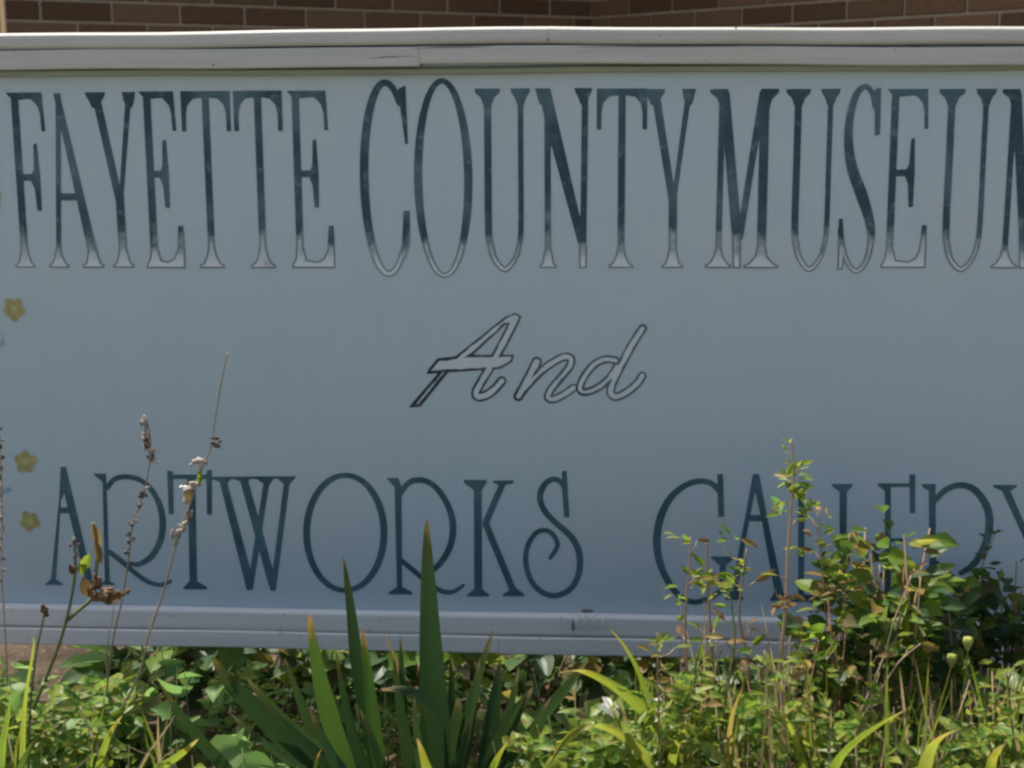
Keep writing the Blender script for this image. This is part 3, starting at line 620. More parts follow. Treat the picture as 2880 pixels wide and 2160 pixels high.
# the iris clump ------------------------------------------------------
def clump(name, label, cat, base, blades, group=None):
    t = thing(name, label, cat, base, group)
    for pts, wpx, d, lean, mat, yaw, tip in blades:
        P = pth(pts, d, lean); blade_part('leaf', P, wpx/1300*(3.23-d)/3.23*.98, mat, t, yaw, tip=tip, twist=rng.uniform(-.5, .5))
    return t
bi = at(1150, 2160, -.62); 
clump('iris_plant', 'clump of broad sword shaped green iris leaves with browned tips before the sign', 'plant', (bi.x, -.62, 0), [
    ([(1200, 1458), (1203, 1600), (1213, 1850), (1232, 2160)], 96, .62, .02, IRIS, .15, .55),
    ([(966, 1566), (985, 1700), (1010, 1900), (1060, 2160)], 54, .64, .02, IRIS, -.2, .35),
    ([(868, 1720), (888, 1850), (922, 2000), (980, 2180)], 58, .72, .03, IRISY, .3, .3),
    ([(1018, 1760), (1035, 1900), (1052, 2050), (1070, 2180)], 56, .74, .02, IRISY, -.3, .3),
    ([(598, 1846), (650, 1925), (770, 2040), (930, 2190)], 82, .72, .08, IRIS, .2, .3),
    ([(452, 1925), (505, 2005), (570, 2090), (650, 2190)], 46, .78, .1, IRIS, .1, .3),
    ([(1388, 1770), (1352, 1880), (1322, 2000), (1292, 2160)], 42, .58, .03, IRISB, .2, .4),
    ([(1408, 1850), (1395, 1950), (1380, 2060), (1360, 2180)], 58, .56, .03, IRISB, -.4, .3),
    ([(1655, 1852), (1570, 1960), (1480, 2060), (1400, 2180)], 70, .56, .04, IRISB, .3, .4),
    ([(1500, 1930), (1450, 2010), (1410, 2090), (1370, 2180)], 60, .60, .05, IRISB, 0, .3),
    ([(1062, 1940), (1150, 1945), (1215, 2010), (1240, 2170)], 60, .68, .05, IRIS, .5, .3),
    ([(690, 1900), (760, 1985), (850, 2080), (960, 2190)], 66, .6, .05, IRISB, -.2, .3),
    ([(905, 1895), (930, 1980), (965, 2080), (1010, 2190)], 74, .52, .02, IRISB, .3, .3),
    ([(1125, 1790), (1130, 1900), (1138, 2040), (1150, 2180)], 40, .5, .02, IRIS, .9, .3),
    ([(1290, 1960), (1285, 2020), (1270, 2100), (1250, 2190)], 70, .55, .03, IRISB, .4, .3),
    ([(760, 2010), (850, 2060), (950, 2130), (1050, 2210)], 60, .68, .05, IRISB, -.3, .3),
    ([(1172, 2075), (1185, 2110), (1200, 2160), (1215, 2200)], 46, .80, .02, GRASSY, .2, .3),
    ([(1430, 2080), (1405, 2120), (1380, 2170), (1350, 2220)], 36, .74, .02, GRASSY, .2, .3),
    ([(905, 2105), (893, 2130), (885, 2170), (880, 2210)], 30, .80, .01, IRISY, .3, .6),
    ([(1350, 1850), (1335, 1960), (1315, 2070), (1290, 2190)], 44, .60, .02, IRISB, .5, .4),
    ([(1265, 1830), (1270, 1950), (1262, 2070), (1250, 2190)], 40, .50, .02, IRIS, -.6, .4),
    ([(1105, 1840), (1122, 1960), (1140, 2080), (1160, 2190)], 46, .56, .02, IRISB, .7, .4),
    ([(945, 1830), (965, 1950), (995, 2080), (1030, 2190)], 40, .66, .02, IRIS, .6, .4),
    ([(800, 1850), (840, 1960), (890, 2080), (950, 2190)], 44, .62, .04, IRISB, .2, .4),
    ([(735, 1960), (800, 2040), (880, 2120), (960, 2200)], 44, .76, .05, IRIS, .3, .4),
    ([(640, 2000), (720, 2070), (810, 2140), (900, 2210)], 40, .78, .05, IRISB, .1, .4),
    ([(1460, 1870), (1440, 1970), (1410, 2080), (1370, 2190)], 40, .60, .03, IRISB, .2, .4),
    ([(1550, 1960), (1500, 2040), (1450, 2110), (1400, 2200)], 42, .62, .04, IRISB, .4, .4),
    ([(1010, 1990), (1040, 2060), (1065, 2130), (1090, 2200)], 56, .78, .02, IRIS, -.4, .35),
    ([(1165, 1960), (1170, 2040), (1180, 2120), (1190, 2200)], 44, .74, .02, IRISB, .4, .4),
    ([(1330, 2010), (1310, 2070), (1290, 2140), (1265, 2200)], 46, .70, .02, IRISB, .3, .4),
    ([(870, 1990), (900, 2060), (935, 2130), (975, 2200)], 50, .80, .02, IRIS, .5, .35),
    ([(1075, 1775), (1095, 1815), (1118, 1870), (1135, 1990)], 20, .5, .02, DRYL, .3, .5)])

# bright strap leaves right of the iris -------------------------------
def strap(name, label, specs, cat='plant', group=None):
    b = pth(specs[0][0], specs[0][2])[-1]; return clump(name, label, cat, (b.x, b.y, 0), specs, group)
strap('daylily_plant', 'bright yellow green arching strap leaves of daylily right of the iris', [
    ([(1572, 1892), (1640, 1888), (1735, 1935), (1830, 2020), (1920, 2160)], 40, .72, .08, GRASSY, .2, .25),
    ([(1712, 1765), (1755, 1815), (1800, 1900), (1870, 2100)], 20, .70, .05, GRASSY, .4, .3),
    ([(1540, 2160), (1600, 2070), (1680, 2040), (1780, 2090), (1850, 2190)], 34, .82, .06, GRASSY, .1, .3),
    ([(1700, 1960), (1730, 2010), (1760, 2080), (1790, 2180)], 30, .78, .02, GRASSY, -.4, .3),
    ([(1990, 1990), (1940, 2040), (1900, 2100), (1880, 2200)], 32, .76, .05, GRASSY, .3, .3)])
strap('daylily_plant', 'sunlit strap leaves low in the weeds under the word GALLERY', [
    ([(2560, 1990), (2470, 2040), (2380, 2110), (2330, 2200)], 34, .85, .06, GRASSY, .2, .3),
    ([(2190, 1990), (2230, 2060), (2260, 2160)], 26, .82, .04, WEED, .2, .3),
    ([(2700, 2050), (2640, 2080), (2600, 2160)], 60, .92, .05, GRASSY, .3, .3),
    ([(2830, 2090), (2800, 2120), (2780, 2200)], 52, .95, .04, GRASSY, -.2, .3),
    ([(2090, 1930), (2060, 2010), (2050, 2100), (2060, 2200)], 24, .80, .03, WEED, .4, .3)])
strap('daylily_plant', 'short pale strap leaves in the bottom left bed by dry stalks', [
    ([(75, 1790), (95, 1800), (88, 1860), (70, 1980), (60, 2180)], 22, .86, .03, WEED, .6, .5),
    ([(345, 2010), (310, 2060), (285, 2130), (270, 2200)], 34, .82, .04, GRASSY, .3, .4),
    ([(135, 2045), (95, 2090), (60, 2150), (40, 2210)], 44, .86, .05, IRISY, .3, .6),
    ([(30, 1940), (25, 2000), (10, 2080), (0, 2180)], 24, .84, .03, BUSH, .2, .3),
    ([(560, 2075), (510, 2120), (450, 2160), (400, 2210)], 50, .82, .06, GRASSY, .2, .3)])

# dried stalks on the left ---------------------------------------------
def stalk(label, pts, d, rad, heads, mat=STEMD, leaves=(), branch=(), name='dried_stalk', cat='stalk'):
    P = pth(pts, d); t = thing(name, label, cat, (P[-1].x, P[-1].y, 0)); sp, _ = smooth_path([tuple(p) for p in P], [0]*len(P), 4); sp = [Vector(p) for p in sp]
    n = len(sp); mb = MB(); mb.tube(sp, [rad*(.55+.45*i/n) for i in range(n)], 6); mb.build('stem', mat, t, origin=P[-1])
    for bp in branch:
        Q_ = [at(x, y, -d) for x, y in bp]; mb = MB(); mb.tube(Q_, [rad*.8]*len(Q_), 5); mb.build('branch', mat, t, origin=Q_[0])
    for (px, py, r_, m, sz) in heads:
        c = at(px, py, -d-.004); mb = MB()
        for _ in range(9): mb.ball(c+rv(r_*.5), r_*rng.uniform(.25, .55), sz, 6, 4)
        mb.build('seed_head', m, t, origin=c)
    for (px, py, dx, dy, size, kind, m) in leaves:
        c = at(px, py, -d-.003); e = at(px+dx, py+dy, -d-rng.uniform(0, .02)); put('leaf', leaf_data(kind, m), t, c, e-c, Vector((rng.uniform(-.6, .6), -1, .5)), size)
    return t
def beads(path, n, r_, m, jit=14):
    out = []
    for i in range(n):
        u = i/(n-1)*(len(path)-1); k = min(int(u), len(path)-2); f = u-k
        out.append((path[k][0]+(path[k+1][0]-path[k][0])*f+rng.uniform(-jit, jit), path[k][1]+(path[k+1][1]-path[k][1])*f+rng.uniform(-6, 6), r_*rng.uniform(.6, 1.2), m, (1, 1, 1.3)))
    return out
stalk('slender dry stalk with pale seed beads at its tip before the letter R', [(412, 1175), (425, 1260), (415, 1340), (400, 1400), (372, 1480), (362, 1570), (345, 1680), (318, 1800), (300, 1950)], .62, .0022,
      beads([(405, 1185), (415, 1235), (430, 1300)], 11, .0065, SEED, 12)+beads([(412, 1370), (400, 1420), (365, 1490), (362, 1550)], 9, .006, SEED, 8))
stalk('tallest leaning dry stalk reaching above the word ARTWORKS', [(640, 990), (622, 1080), (605, 1180), (592, 1260), (565, 1320), (540, 1400), (505, 1500), (480, 1590), (455, 1680), (420, 1780), (390, 1900), (340, 2000), (300, 2140)], .66, .0026,
      [(606, 1243, .010, SEED, (1.2, 1, .8)), (560, 1298, .012, SEED, (1, 1, 1)), (497, 1512, .011, SEED, (.8, 1, 1.5)), (545, 1365, .009, SEED, (1.6, 1, .7)), (518, 1374, .006, PETALW, (1.6, 1, .6))]+beads([(535, 1380), (525, 1450), (515, 1490)], 6, .006, SEED, 8),
      STEMD, [(560, 1350, 6, -42, .028, 'lance', WEED), (566, 1330, -8, 50, .030, 'lance', WEED), (530, 1420, -4, -60, .04, 'lance', DRYL), (300, 2030, 60, -40, .05, 'lance', GRASSY)])
stalk('branched green stalk with a withered brown flower and orange leaf', [(208, 1510), (212, 1590), (205, 1660), (185, 1750), (160, 1830), (120, 1930), (80, 2030), (50, 2150)], .74, .0046,
      [(265, 1665, .014, BROWNF, (1, 1, 1)), (290, 1672, .014, BROWNF, (1.7, 1, .8)), (325, 1668, .008, BROWNF, (1.3, 1, .8)), (272, 1635, .010, BROWNF, (.7, 1, 1.8)), (210, 1530, .007, SEED, (1, 1, 1.5)), (214, 1560, .006, SEED, (1, 1, 1.3)), (206, 1600, .008, BROWNF, (.8, 1, 1.8)), (355, 1667, .006, BROWNF, (1, 1, 1))],
      STEMG, [(262, 1470, 18, 75, .050, 'lance', DRYL), (268, 1520, 12, 50, .045, 'lance', DRYL), (232, 1600, 20, -40, .035, 'oval', WEED), (240, 1575, -15, 40, .03, 'oval', WEED), (255, 1680, -30, -60, .04, 'oval', BROWNF if False else DRYL), (290, 1690, 50, -18, .045, 'oval', DRYL)],
      branch=[[(190, 1745), (215, 1722), (245, 1698), (268, 1672)], [(262, 1690), (270, 1600), (275, 1560), (262, 1470)]])
stalk('short stalk with a dark round bud beside pale strap leaf', [(127, 1715), (118, 1760), (100, 1850), (85, 1990), (80, 2150)], .84, .003, [(127, 1718, .009, BROWNF, (1, 1, 1))], STEMG)
stalk('rough brown seed spike at the left end of the flower bed', [(-6, 1190), (2, 1300), (6, 1450), (4, 1600), (12, 1740), (20, 1900), (18, 2100)], .6, .0024, beads([(0, 1210), (4, 1340), (4, 1480), (6, 1640)], 16, .005, SEED, 6), STEMD)
stalk('thin bare stem left of the iris crossing the sign bottom rail', [(322, 1665), (318, 1730), (305, 1800), (300, 1900)], .5, .0015, [(322, 1668, .004, SEED, (1, 1, 1))])

LET3 = [(200, 'A of ARTWORKS'), (370, 'first R of ARTWORKS'), (550, 'T of ARTWORKS'), (700, 'W of ARTWORKS'), (970, 'O of ARTWORKS'), (1200, 'second R of ARTWORKS'), (1390, 'K of ARTWORKS'), (1560, 'S of ARTWORKS'), (1930, 'G of GALLERY'), (2130, 'A of GALLERY'), (2270, 'first L of GALLERY'), (2390, 'second L of GALLERY'), (2530, 'E of GALLERY'), (2680, 'R of GALLERY'), (2850, 'Y of GALLERY')]
def under(px): return min(LET3, key=lambda q_: abs(q_[0]-px))[1]
# leafy plants ----------------------------------------------------------
def leafy(name, label, px, d, height, nleaf, kind, mat, size, stems=4, spread=.10, stem_mat=STEMG, group=None, up=.35, cat='plant', low=0.0, front=.3):
    b = at(px, 2100, -d); base = Vector((b.x, -d, 0)); t = thing(name, label, cat, base, group); per = max(1, nleaf//stems)
    for s in range(stems):
        a = rng.uniform(0, 6.28); rr = spread*rng.uniform(.3, 1.0); hh = height*rng.uniform(.65, 1.0)
        top = base+Vector((math.cos(a)*rr, math.sin(a)*rr*.7, hh)); P = [base+Vector((math.cos(a)*.01, math.sin(a)*.01, -.01)), base*.55+top*.45+rv(.012), top]
        mb = MB(); mb.tube(P, [.0022, .0018, .001], 5); mb.build('stem', stem_mat, t, origin=P[0])
        for k in range(per):
            u = low+(1-low)*(k+.6)/per; p = along(P, min(1, u)); ang = k*2.4+rng.uniform(-.5, .5)+a
            add_leaf(t, p+rv(.003), kind, mat, size*(1.1-.35*u), Vector((math.cos(ang), math.sin(ang)-front, 0)), up)
    return t
GL = 'low broad leaved plants at the left end of the bed'
for px, d, h, n, sz in ((130, .62, 1890, 14, .080), (215, .58, 1870, 16, .084), (330, .54, 1845, 16, .078), (420, .52, 1825, 16, .076), (500, .52, 1835, 14, .070), (570, .50, 1860, 12, .064), (60, .66, 1880, 16, .07), (10, .58, 1850, 16, .06), (90, .50, 1880, 16, .066), (170, .48, 1870, 16, .066), (250, .66, 2010, 12, .06), (160, .72, 2010, 12, .055), (290, .52, 1950, 14, .06)):
    leafy('broadleaf_plant', 'low plant with pale green rounded leaves below letter '+under(px), px, d, at(px, h, -d).z, n, 'heart', BROAD, sz, 4, .10, group=GL, up=.1, low=.45)
GM = 'low leafy plants under the sign between iris and weeds'
for px, d, tp, n, sz in ((1420, .36, 1880, 20, .036), (1490, .44, 1900, 18, .034), (1560, .40, 1870, 20, .038), (1640, .46, 1890, 22, .034), (1710, .52, 1900, 22, .034), (1790, .48, 1870, 22, .036), (1860, .52, 1880, 20, .034), (1620, .62, 1990, 20, .040), (1540, .60, 2030, 16, .044), (1740, .66, 2030, 20, .044), (1460, .62, 2060, 16, .044), (830, .34, 1870, 16, .040), (1090, .32, 1860, 18, .036), (720, .36, 1900, 14, .045), (1300, .34, 1890, 16, .036)):
    leafy('groundcover_plant', 'low bright leafy plant beneath the sign rail below letter '+under(px), px, d, at(px, tp, -d).z, n, 'oval', BROAD if rng.random() < .6 else WEED, sz, 6, .11, group=GM, up=.2, low=.35)
leafy('broadleaf_plant', 'large pale lit leaves low between the iris and the left stalks', 600, .64, at(600, 2020, -.64).z, 12, 'heart', BROAD, .10, 5, .13, up=.05, low=.5)
leafy('broadleaf_plant', 'pale leaves peeping out at the foot of the iris clump', 760, .74, at(760, 2060, -.74).z, 9, 'heart', BROAD, .09, 4, .10, up=.05, low=.5)

# tall weeds on the right -------------------------------------------------
def weed(label, pts, d, mat=STEMR, rad=.003, clusters=(), side=10, size=.034, kind='lance', lm=WEED, buds=(), flowers=()):
    P = pth(pts, d); t = thing('tall_weed', label, 'plant', (P[-1].x, P[-1].y, 0)); sp, _ = smooth_path([tuple(p) for p in P], [0]*len(P), 4); sp = [Vector(p) for p in sp]; n = len(sp)
    mb = MB(); mb.tube(sp, [rad*(.45+.55*i/n) for i in range(n)], 6); mb.build('stem', mat, t, origin=sp[-1])
    for k in range(side):
        u = rng.uniform(.03, .62); p = along(sp, u); a = rng.uniform(0, 6.28)
        o = Vector((math.cos(a), math.sin(a)-.2, 0)); q2 = p+o*rng.uniform(.008, .03)+Vector((0, 0, rng.uniform(.0, .03)))
        mb = MB(); mb.tube([p, (p+q2)/2+rv(.003), q2], [.0014, .001, .0008], 4); mb.build('twig', mat, t, origin=p)
        add_leaf(t, q2, kind, lm if rng.random() < .8 else DRYL, size*rng.uniform(.7, 1.2), o, .3)
    for (px, py, cnt, rad_, m, sz) in clusters:
        c = at(px, py, -d)
        for k in range(cnt): add_leaf(t, c+rv(rad_*.5), kind, m, sz, None, rng.uniform(-.2, .9))
    for (px, py, r_) in buds:
        c = at(px, py, -d-.01); mb = MB(); mb.ball(c, r_, (.85, .85, 1.15))
        for k in range(5): mb.ball(c+Vector((math.cos(k*1.26)*r_*.5, math.sin(k*1.26)*r_*.5, r_*.35)), r_*.6, (.8, .8, 1.3))
        mb.ball(c-Vector((0, 0, r_)), r_*.5); mb.build('bud', BUDY, t, origin=c)
    for (px, py, r_) in flowers:
        c = at(px, py, -d-.012)
        for k in range(5):
            a = 2*math.pi*k/5; put('petal', leaf_data('petal', PETALW), t, c, Vector((math.cos(a), -.35, math.sin(a))), Vector((0, -1, .2)), r_)
    return t
weed('tallest weed with a pale leafy tip rising between letters A and L of GALLERY', [(2226, 1235), (2232, 1320), (2226, 1420), (2216, 1560), (2210, 1700), (2192, 1900), (2172, 2150)], .60, STEMR, .0040,
     [(2225, 1270, 7, .022, GRASSY, .016), (2228, 1345, 10, .026, GRASSY, .026), (2235, 1395, 14, .040, GRASSY, .036), (2270, 1420, 8, .03, GRASSY, .03), (2190, 1450, 5, .02, BROAD, .03), (2235, 1560, 6, .02, GRASSY, .026), (2230, 1690, 10, .03, DRYL, .028)], 14)
weed('thin reddish weed with yellowing leaf tip before the letter G', [(1942, 1510), (1936, 1610), (1928, 1740), (1934, 1900), (1962, 2150)], .64, STEMR, .0030, [(1935, 1525, 5, .02, GRASSY, .026), (1950, 1640, 9, .03, GRASSY, .030), (1900, 1690, 5, .015, GRASSY, .026)], 14)
weed('brown stemmed weed rising through the middle of letter G', [(1988, 1515), (1990, 1640), (2004, 1850), (2022, 2150)], .58, STEMR, .0040, [(1990, 1640, 8, .03, WEED, .026), (2020, 1650, 6, .02, GRASSY, .028)], 14, buds=())
weed('weed with a dark green drooping leaf beside letter A of GALLERY', [(2100, 1545), (2088, 1640), (2080, 1740), (2108, 1900), (2098, 2150)], .52, STEMR, .0034, [(2062, 1520, 5, .018, BUSH, .040), (2080, 1600, 7, .02, WEED, .026)], 12)
weed('weed with yellow streaked stem standing between letters G and A', [(2046, 1640), (2060, 1720), (2066, 1820), (2040, 1960), (2030, 2150)], .66, STEMG, .0032, [(2040, 1650, 6, .02, GRASSY, .026)], 12, flowers=((1850, 1975, .013), (1857, 2008, .014)))
weed('spindly weed with reddish twigs between the two letters L', [(2300, 1440), (2308, 1540), (2322, 1720), (2342, 1900), (2350, 2150)], .50, STEMR, .0028, [(2300, 1450, 6, .03, DRYL, .022), (2320, 1480, 6, .03, WEED, .024), (2330, 1560, 8, .03, WEED, .03)], 16)
weed('weed with a row of green leaves hugging the leafy bush', [(2390, 1500), (2380, 1620), (2372, 1780), (2370, 1960), (2360, 2150)], .5, STEMR, .003, [(2390, 1530, 10, .03, BUSH, .034), (2310, 1670, 8, .03, BUSH, .036), (2380, 1640, 10, .03, WEED, .03)], 16)
weed('weed ending in two round yellow green buds below the letter R', [(2722, 1812), (2718, 1880), (2705, 2000), (2690, 2150)], .62, STEMG, .0026, [(2720, 1910, 8, .03, GRASSY, .03)], 10, buds=((2722, 1808, .010), (2677, 1856, .010)))
weed('bare tan stem slanting out of the leafy bush', [(2572, 1600), (2540, 1680), (2510, 1760), (2485, 1850), (2440, 1960), (2380, 2100)], .66, STEMD, .0026, [(2575, 1605, 4, .012, DRYL, .022)], 3)
weed('bare tan stem leaning left under the leafy bush', [(2590, 1810), (2530, 1860), (2490, 1920), (2430, 2010), (2390, 2120)], .72, STEMD, .0024, (), 3)
for lab, x0, top in (('dry brown weed stem low before the daylily leaves', 1850, 1780), ('curled dry weed stem under letters A and L', 2150, 1830), ('dry reddish weed low below the letter L', 2260, 1800), ('low reddish weed before the leafy bush', 2450, 1830), ('yellowing low weed at the right end of the bed', 2830, 1880), ('low weed with thin twigs right of the white flowers', 1960, 1840), ('bushy low weed under the tallest weed', 2210, 1900), ('straggly low weed right of the round buds', 2770, 1930), ('low weed between daylily and brown stemmed weeds', 1900, 1900)):
    weed(lab, [(x0, top), (x0+rng.uniform(-15, 15), top+120), (x0+rng.uniform(-30, 30), 2150)], rng.uniform(.66, .84), rng.choice([STEMR, STEMD, STEMG]), .0028, [(x0, top+50, 8, .04, WEED, .028), (x0, top+160, 10, .05, GRASSY if rng.random() < .5 else WEED, .030)], 14)

def tuft(label, px, d, n, tops, mats, wd=(.0025, .006), spread=70, group=None):
    b = at(px, 2160, -d); t = thing('grass_tuft', label, 'grass', (b.x, -d, 0), group)
    for k in range(n):
        x0 = px+rng.uniform(-spread, spread)*.5; x1 = px+rng.uniform(-spread, spread); tp = rng.uniform(*tops); dd = d+rng.uniform(-.06, .06)
        bend = rng.uniform(-40, 40)
        blade_part('blade', pth([(x1+bend, tp), ((x0+x1)/2+bend*.3, (tp+2150)/2), (x0, 2150)], dd), rng.uniform(*wd)*2, rng.choice(mats), t, rng.uniform(-.6, .6), fold=.3, tip=.5)
    return t
GT = 'tufts of dry grass among the weeds'
DRYG = leaf_shader('dry_grass', (.30, .22, .11), (.44, .34, .19), trans=.35, rough=.7)
for px in (1800, 1880, 1950, 2010, 2070, 2140, 2190, 2260, 2330, 2420, 2520, 2610, 2700, 2790, 2860):
    tuft('tuft of dry tan and green grass blades low below letter '+under(px), px, rng.uniform(.58, .80), 11, (1840, 2060), [DRYG, DRYG, WEED, GRASSY, BUSH], group=GT)
for px, lab in ((30, 'grass tuft with yellowing blades below the brown seed spike'), (260, 'grass tuft with thin yellow blades below the first R'), (430, 'grass tuft leaning before the broad leaved plants')):
    tuft(lab, px, .76, 9, (1960, 2100), [DRYG, GRASSY, WEED])
tuft('sparse tan grass stems rising before letters G and A', 2000, .60, 9, (1640, 1850), [DRYG, STEMD, DRYG], (.0016, .003), 110)
tuft('sparse tan grass stems crowded round the tallest weed', 2200, .62, 10, (1600, 1850), [DRYG, STEMD], (.0016, .0034), 70)
# leafy bush and shaded plants by the sign -----------------------------------
def bush(name, label, px, py, rx, ry, d, rd, n, mats, size, stems=7, kind='oval', cat='plant'):
    c = at(px, py, -d); t = thing(name, label, cat, (c.x, -d, 0)); ax, az = rx/1300*(3.23-d)/3.23, ry/1300*(3.23-d)/3.23
    tips = []
    for s in range(stems):
        a = rng.uniform(0, 6.28); rr = rng.uniform(.2, .8)
        top = c+Vector((math.cos(a)*ax*rr, math.sin(a)*rd*rr, az*rng.uniform(.2, .95))); P = [Vector((c.x+rng.uniform(-.03, .03), -d+rng.uniform(-.03, .03), -.01)), Vector((c.x, -d, 0))*.45+top*.55+rv(.02), top]
        mb = MB(); mb.tube(P, [.004, .003, .0014], 5); mb.build('stem', STEMR, t, origin=P[0]); tips.append(P)
    for k in range(n):
        while True:
            q2 = Vector((rng.uniform(-1, 1), rng.uniform(-1, 1), rng.uniform(-1, 1)))
            if .25 < q2.length < 1: break
        p = c+Vector((q2.x*ax, q2.y*rd, q2.z*az))
        if rng.random() < .55: p = p.lerp(along(rng.choice(tips), rng.uniform(.3, 1)), .45)
        if p.z < .03: p.z = rng.uniform(.03, .1)
        add_leaf(t, p, kind, rng.choice(mats), size*rng.uniform(.7, 1.25), Vector((q2.x, q2.y-.2, 0)), .25)
    return t
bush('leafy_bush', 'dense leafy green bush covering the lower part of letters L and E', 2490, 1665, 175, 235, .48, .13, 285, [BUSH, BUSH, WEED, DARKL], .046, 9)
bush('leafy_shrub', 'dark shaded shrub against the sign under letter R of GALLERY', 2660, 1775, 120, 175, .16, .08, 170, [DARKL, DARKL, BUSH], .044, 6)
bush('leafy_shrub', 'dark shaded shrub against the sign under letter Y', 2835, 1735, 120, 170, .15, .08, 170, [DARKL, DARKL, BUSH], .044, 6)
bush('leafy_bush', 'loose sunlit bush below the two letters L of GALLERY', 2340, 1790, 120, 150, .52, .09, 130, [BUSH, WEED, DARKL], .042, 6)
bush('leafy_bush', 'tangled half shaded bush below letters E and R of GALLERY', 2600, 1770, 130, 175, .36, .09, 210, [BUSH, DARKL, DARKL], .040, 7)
weed('shaded weed with thin dark stem crossing the letter R bowl', [(2800, 1500), (2775, 1560), (2745, 1640), (2715, 1760), (2700, 1950)], .14, STEMG, .0022, [(2800, 1505, 5, .012, DARKL, .02), (2765, 1580, 6, .02, DARKL, .026), (2740, 1640, 8, .02, DARKL, .028)], 10, lm=DARKL)
GR = 'small weeds filling the right half of the bed'
for i in range(46):
    px = 1760+i*25+rng.uniform(-20, 20); d = rng.uniform(.5, .80); tp = rng.uniform(1850, 2080)
    leafy('small_weed', 'small sunlit weed with yellow green leaves low below letter '+under(px), px, d, at(px, tp, -d).z, 22, rng.choice(['oval', 'lance', 'lance']), rng.choice([WEED, WEED, GRASSY, BUSH]), rng.uniform(.030, .048), 5, .10, rng.choice([STEMR, STEMG, STEMD]), GR, .45, low=.4)
GB = 'leafy weeds close to the sign foot on the right'
for i in range(12):
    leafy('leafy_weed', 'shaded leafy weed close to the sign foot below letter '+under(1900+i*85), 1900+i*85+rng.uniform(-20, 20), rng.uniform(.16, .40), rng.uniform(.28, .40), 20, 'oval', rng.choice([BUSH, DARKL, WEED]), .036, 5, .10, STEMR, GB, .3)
GS = 'small weeds at the very left and bottom of the bed'
for px, d in ((30, .74), (110, .7), (200, .72), (310, .74), (420, .76), (-10, .68), (480, .7), (360, .6), (545, .78), (150, .62)):
    leafy('ground_weed', 'small yellow green weed beneath the dry stalks, below letter '+under(px), px, d, at(px, rng.uniform(2040, 2110), -d).z, 18, rng.choice(['oval', 'lance']), rng.choice([WEED, GRASSY, BROAD]), .036, 5, .09, STEMG, GS, .4, low=.4)
GAP_SHADE_AT = ('below the first R of ARTWORKS', 'below the W of ARTWORKS', 'below the O of ARTWORKS', 'below the S of ARTWORKS', 'below the G of GALLERY', 'below the second L of GALLERY', 'below the Y of GALLERY')
for i, px in enumerate((470, 830, 1180, 1540, 1900, 2300, 2750)):
    bush('gap_shade_shrub', 'leafy shrub added behind the sign to darken the gap, '+GAP_SHADE_AT[i], px, 1880, 270, 240, -.28-.05*(i % 2), .20, 200, [DARKL, DARKL, BUSH], .075, 6)  # shrubs added to shade the gap under the sign

# ground cover: a mass of small leaves nobody could count, filling the bed between the plants
def cover(name, n, xr, yr, hfun, mat, smin, smax, seed):
    r_ = random.Random(seed); mb = MB()
    for i in range(n):
        x, y = r_.uniform(*xr), r_.uniform(*yr); h = hfun(x, y)
        if h <= .01 or math.sin(x*21+3*math.sin(y*17))*math.sin(y*26+2*math.sin(x*13)) < -.25: continue
        z = max(.01, h-.24*r_.random()); sz = r_.uniform(smin, smax); a = r_.uniform(0, 6.28)
        t = Vector((math.cos(a), math.sin(a), r_.uniform(-.35, .6))).normalized(); nn = Vector((r_.gauss(-.15, .5), r_.gauss(-.6, .5), r_.gauss(.8, .4))); nn = (nn-t*nn.dot(t)).normalized(); sd = t.cross(nn)
        c = Vector((x, y, z)); w_ = sz*r_.uniform(.13, .30)
        mb.add([c, c+t*sz*.35+sd*w_+nn*w_*.3, c+t*sz*.4, c+t*sz*.35-sd*w_+nn*w_*.3, c+t*sz*.75+sd*w_*.6, c+t*sz*.75-nn*sz*.06, c+t*sz*.75-sd*w_*.6, c+t*sz-nn*sz*.15],
               [[0, 2, 1], [0, 3, 2], [1, 2, 5, 4], [2, 3, 6, 5], [4, 5, 7], [5, 6, 7]])
    o = mb.build(name, mat, None, True); o['kind'] = 'stuff'; return o
XW = lambda px: at(px, 1900, -.5).x
def top_at(x, y, py):           # height whose top shows about at photo row py for that depth
    d_ = math.hypot(0, y-CAM.y); return CAM.z-d_*math.tan(PITCH+math.atan((py-1080)/FPX))
def h_right(x, y):
    k = min(1, max(0, (x-XW(1480))/.2)); return top_at(x, y, 2110-170*k*(.72+.28*math.sin(x*9+y*4))+40*math.sin(x*23-y*11)+30*math.sin(x*41))
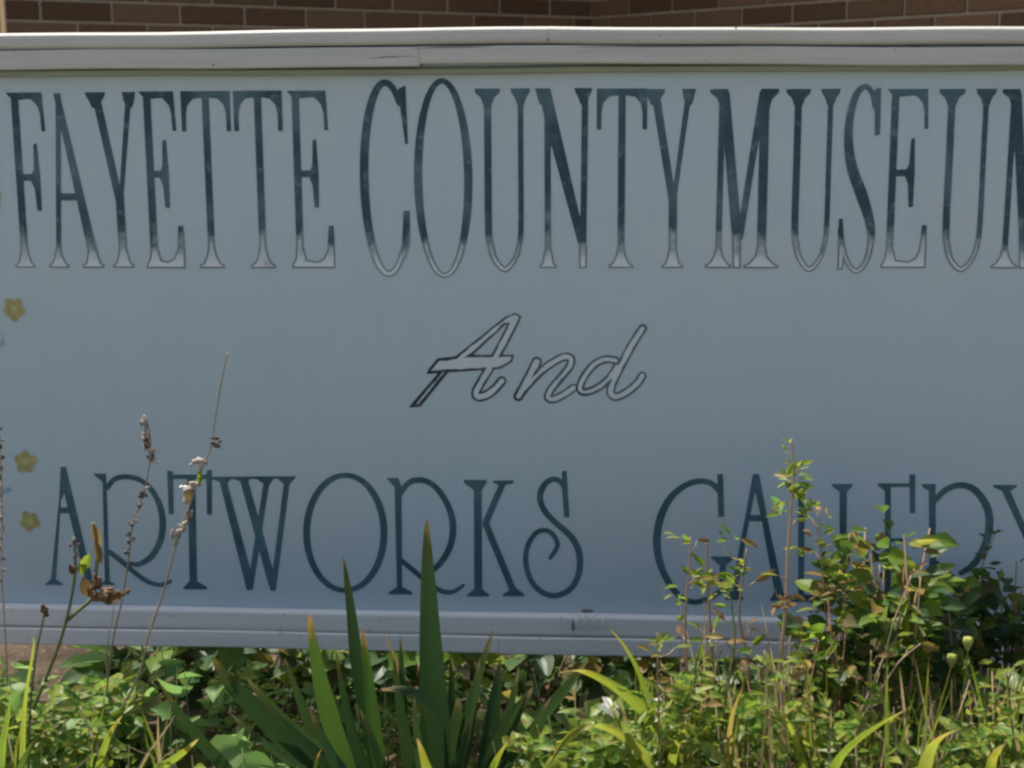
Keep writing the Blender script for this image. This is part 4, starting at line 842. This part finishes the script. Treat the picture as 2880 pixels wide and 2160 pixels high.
def h_left(x, y): return top_at(x, y, 1940+45*math.sin(x*11+y*5)+35*math.sin(x*29)) if x < XW(430) else 0
def h_mid(x, y): return top_at(x, y, 1985+60*math.sin(x*13+y*3)+40*math.sin(x*31))
cover('ground_cover', 5600, (XW(1480), XW(3050)), (-.80, -.30), h_right, COVERM, .022, .066, 1)
cover('ground_cover', 1700, (XW(-250), XW(470)), (-.80, -.36), h_left, COVERM, .026, .06, 2)
cover('ground_cover', 1700, (XW(560), XW(1700)), (-.50, -.22), h_mid, COVERM, .02, .045, 3)
# fallen leaves and clippings on the soil, timber edging, white petal ------------
mb = MB()
for i in range(900):
    x, y = rng.uniform(-1.3, 1.7), rng.uniform(-1.1, .95); z = rng.uniform(.004, .02); a = rng.uniform(0, 6.28); s = rng.uniform(.012, .034)
    t = Vector((math.cos(a), math.sin(a), rng.uniform(-.25, .25))); sd = Vector((-math.sin(a), math.cos(a), rng.uniform(-.3, .3))); c = Vector((x, y, z+.012))
    mb.add([c-t*s, c+sd*s*.42+Vector((0, 0, .004)), c+t*s, c-sd*s*.42], [[0, 1, 2, 3]])
lt = mb.build('leaf_litter', LITTER, None, False); lt['kind'] = 'stuff'
TIMB = mat_simple('edging_timber', (.17, .11, .07), (.27, .19, .13), 14, .85, sc3=(.3, 3, 3), bump=.5)
a = at(-400, 1830, .86); b = at(330, 1830, .86)
et = link('edging_timber', beveled_box(a.x, b.x, .84, .95, -.03, .075, .012, 2, cuts=8, wob=.003), TIMB); et['label'] = 'brown timber bed edging on the soil behind the sign left end'; et['category'] = 'timber'
pw = at(1722, 1988, -.70); pt = thing('white_flower', 'white drooping flower among leaves right of the iris', 'flower', (pw.x, pw.y, 0))
mb = MB(); mb.tube([Vector((pw.x+.03, pw.y+.02, -.01)), Vector((pw.x+.03, pw.y, .1)), pw], .0014, 5); mb.build('stem', STEMG, pt, origin=pw)
for k in range(5): put('petal', leaf_data('lance', PETALW), pt, pw, Vector((math.cos(2.2+k*.75), -.5, math.sin(2.2+k*.75))), Vector((.3, -1, .5)), rng.uniform(.018, .032), 1.5)
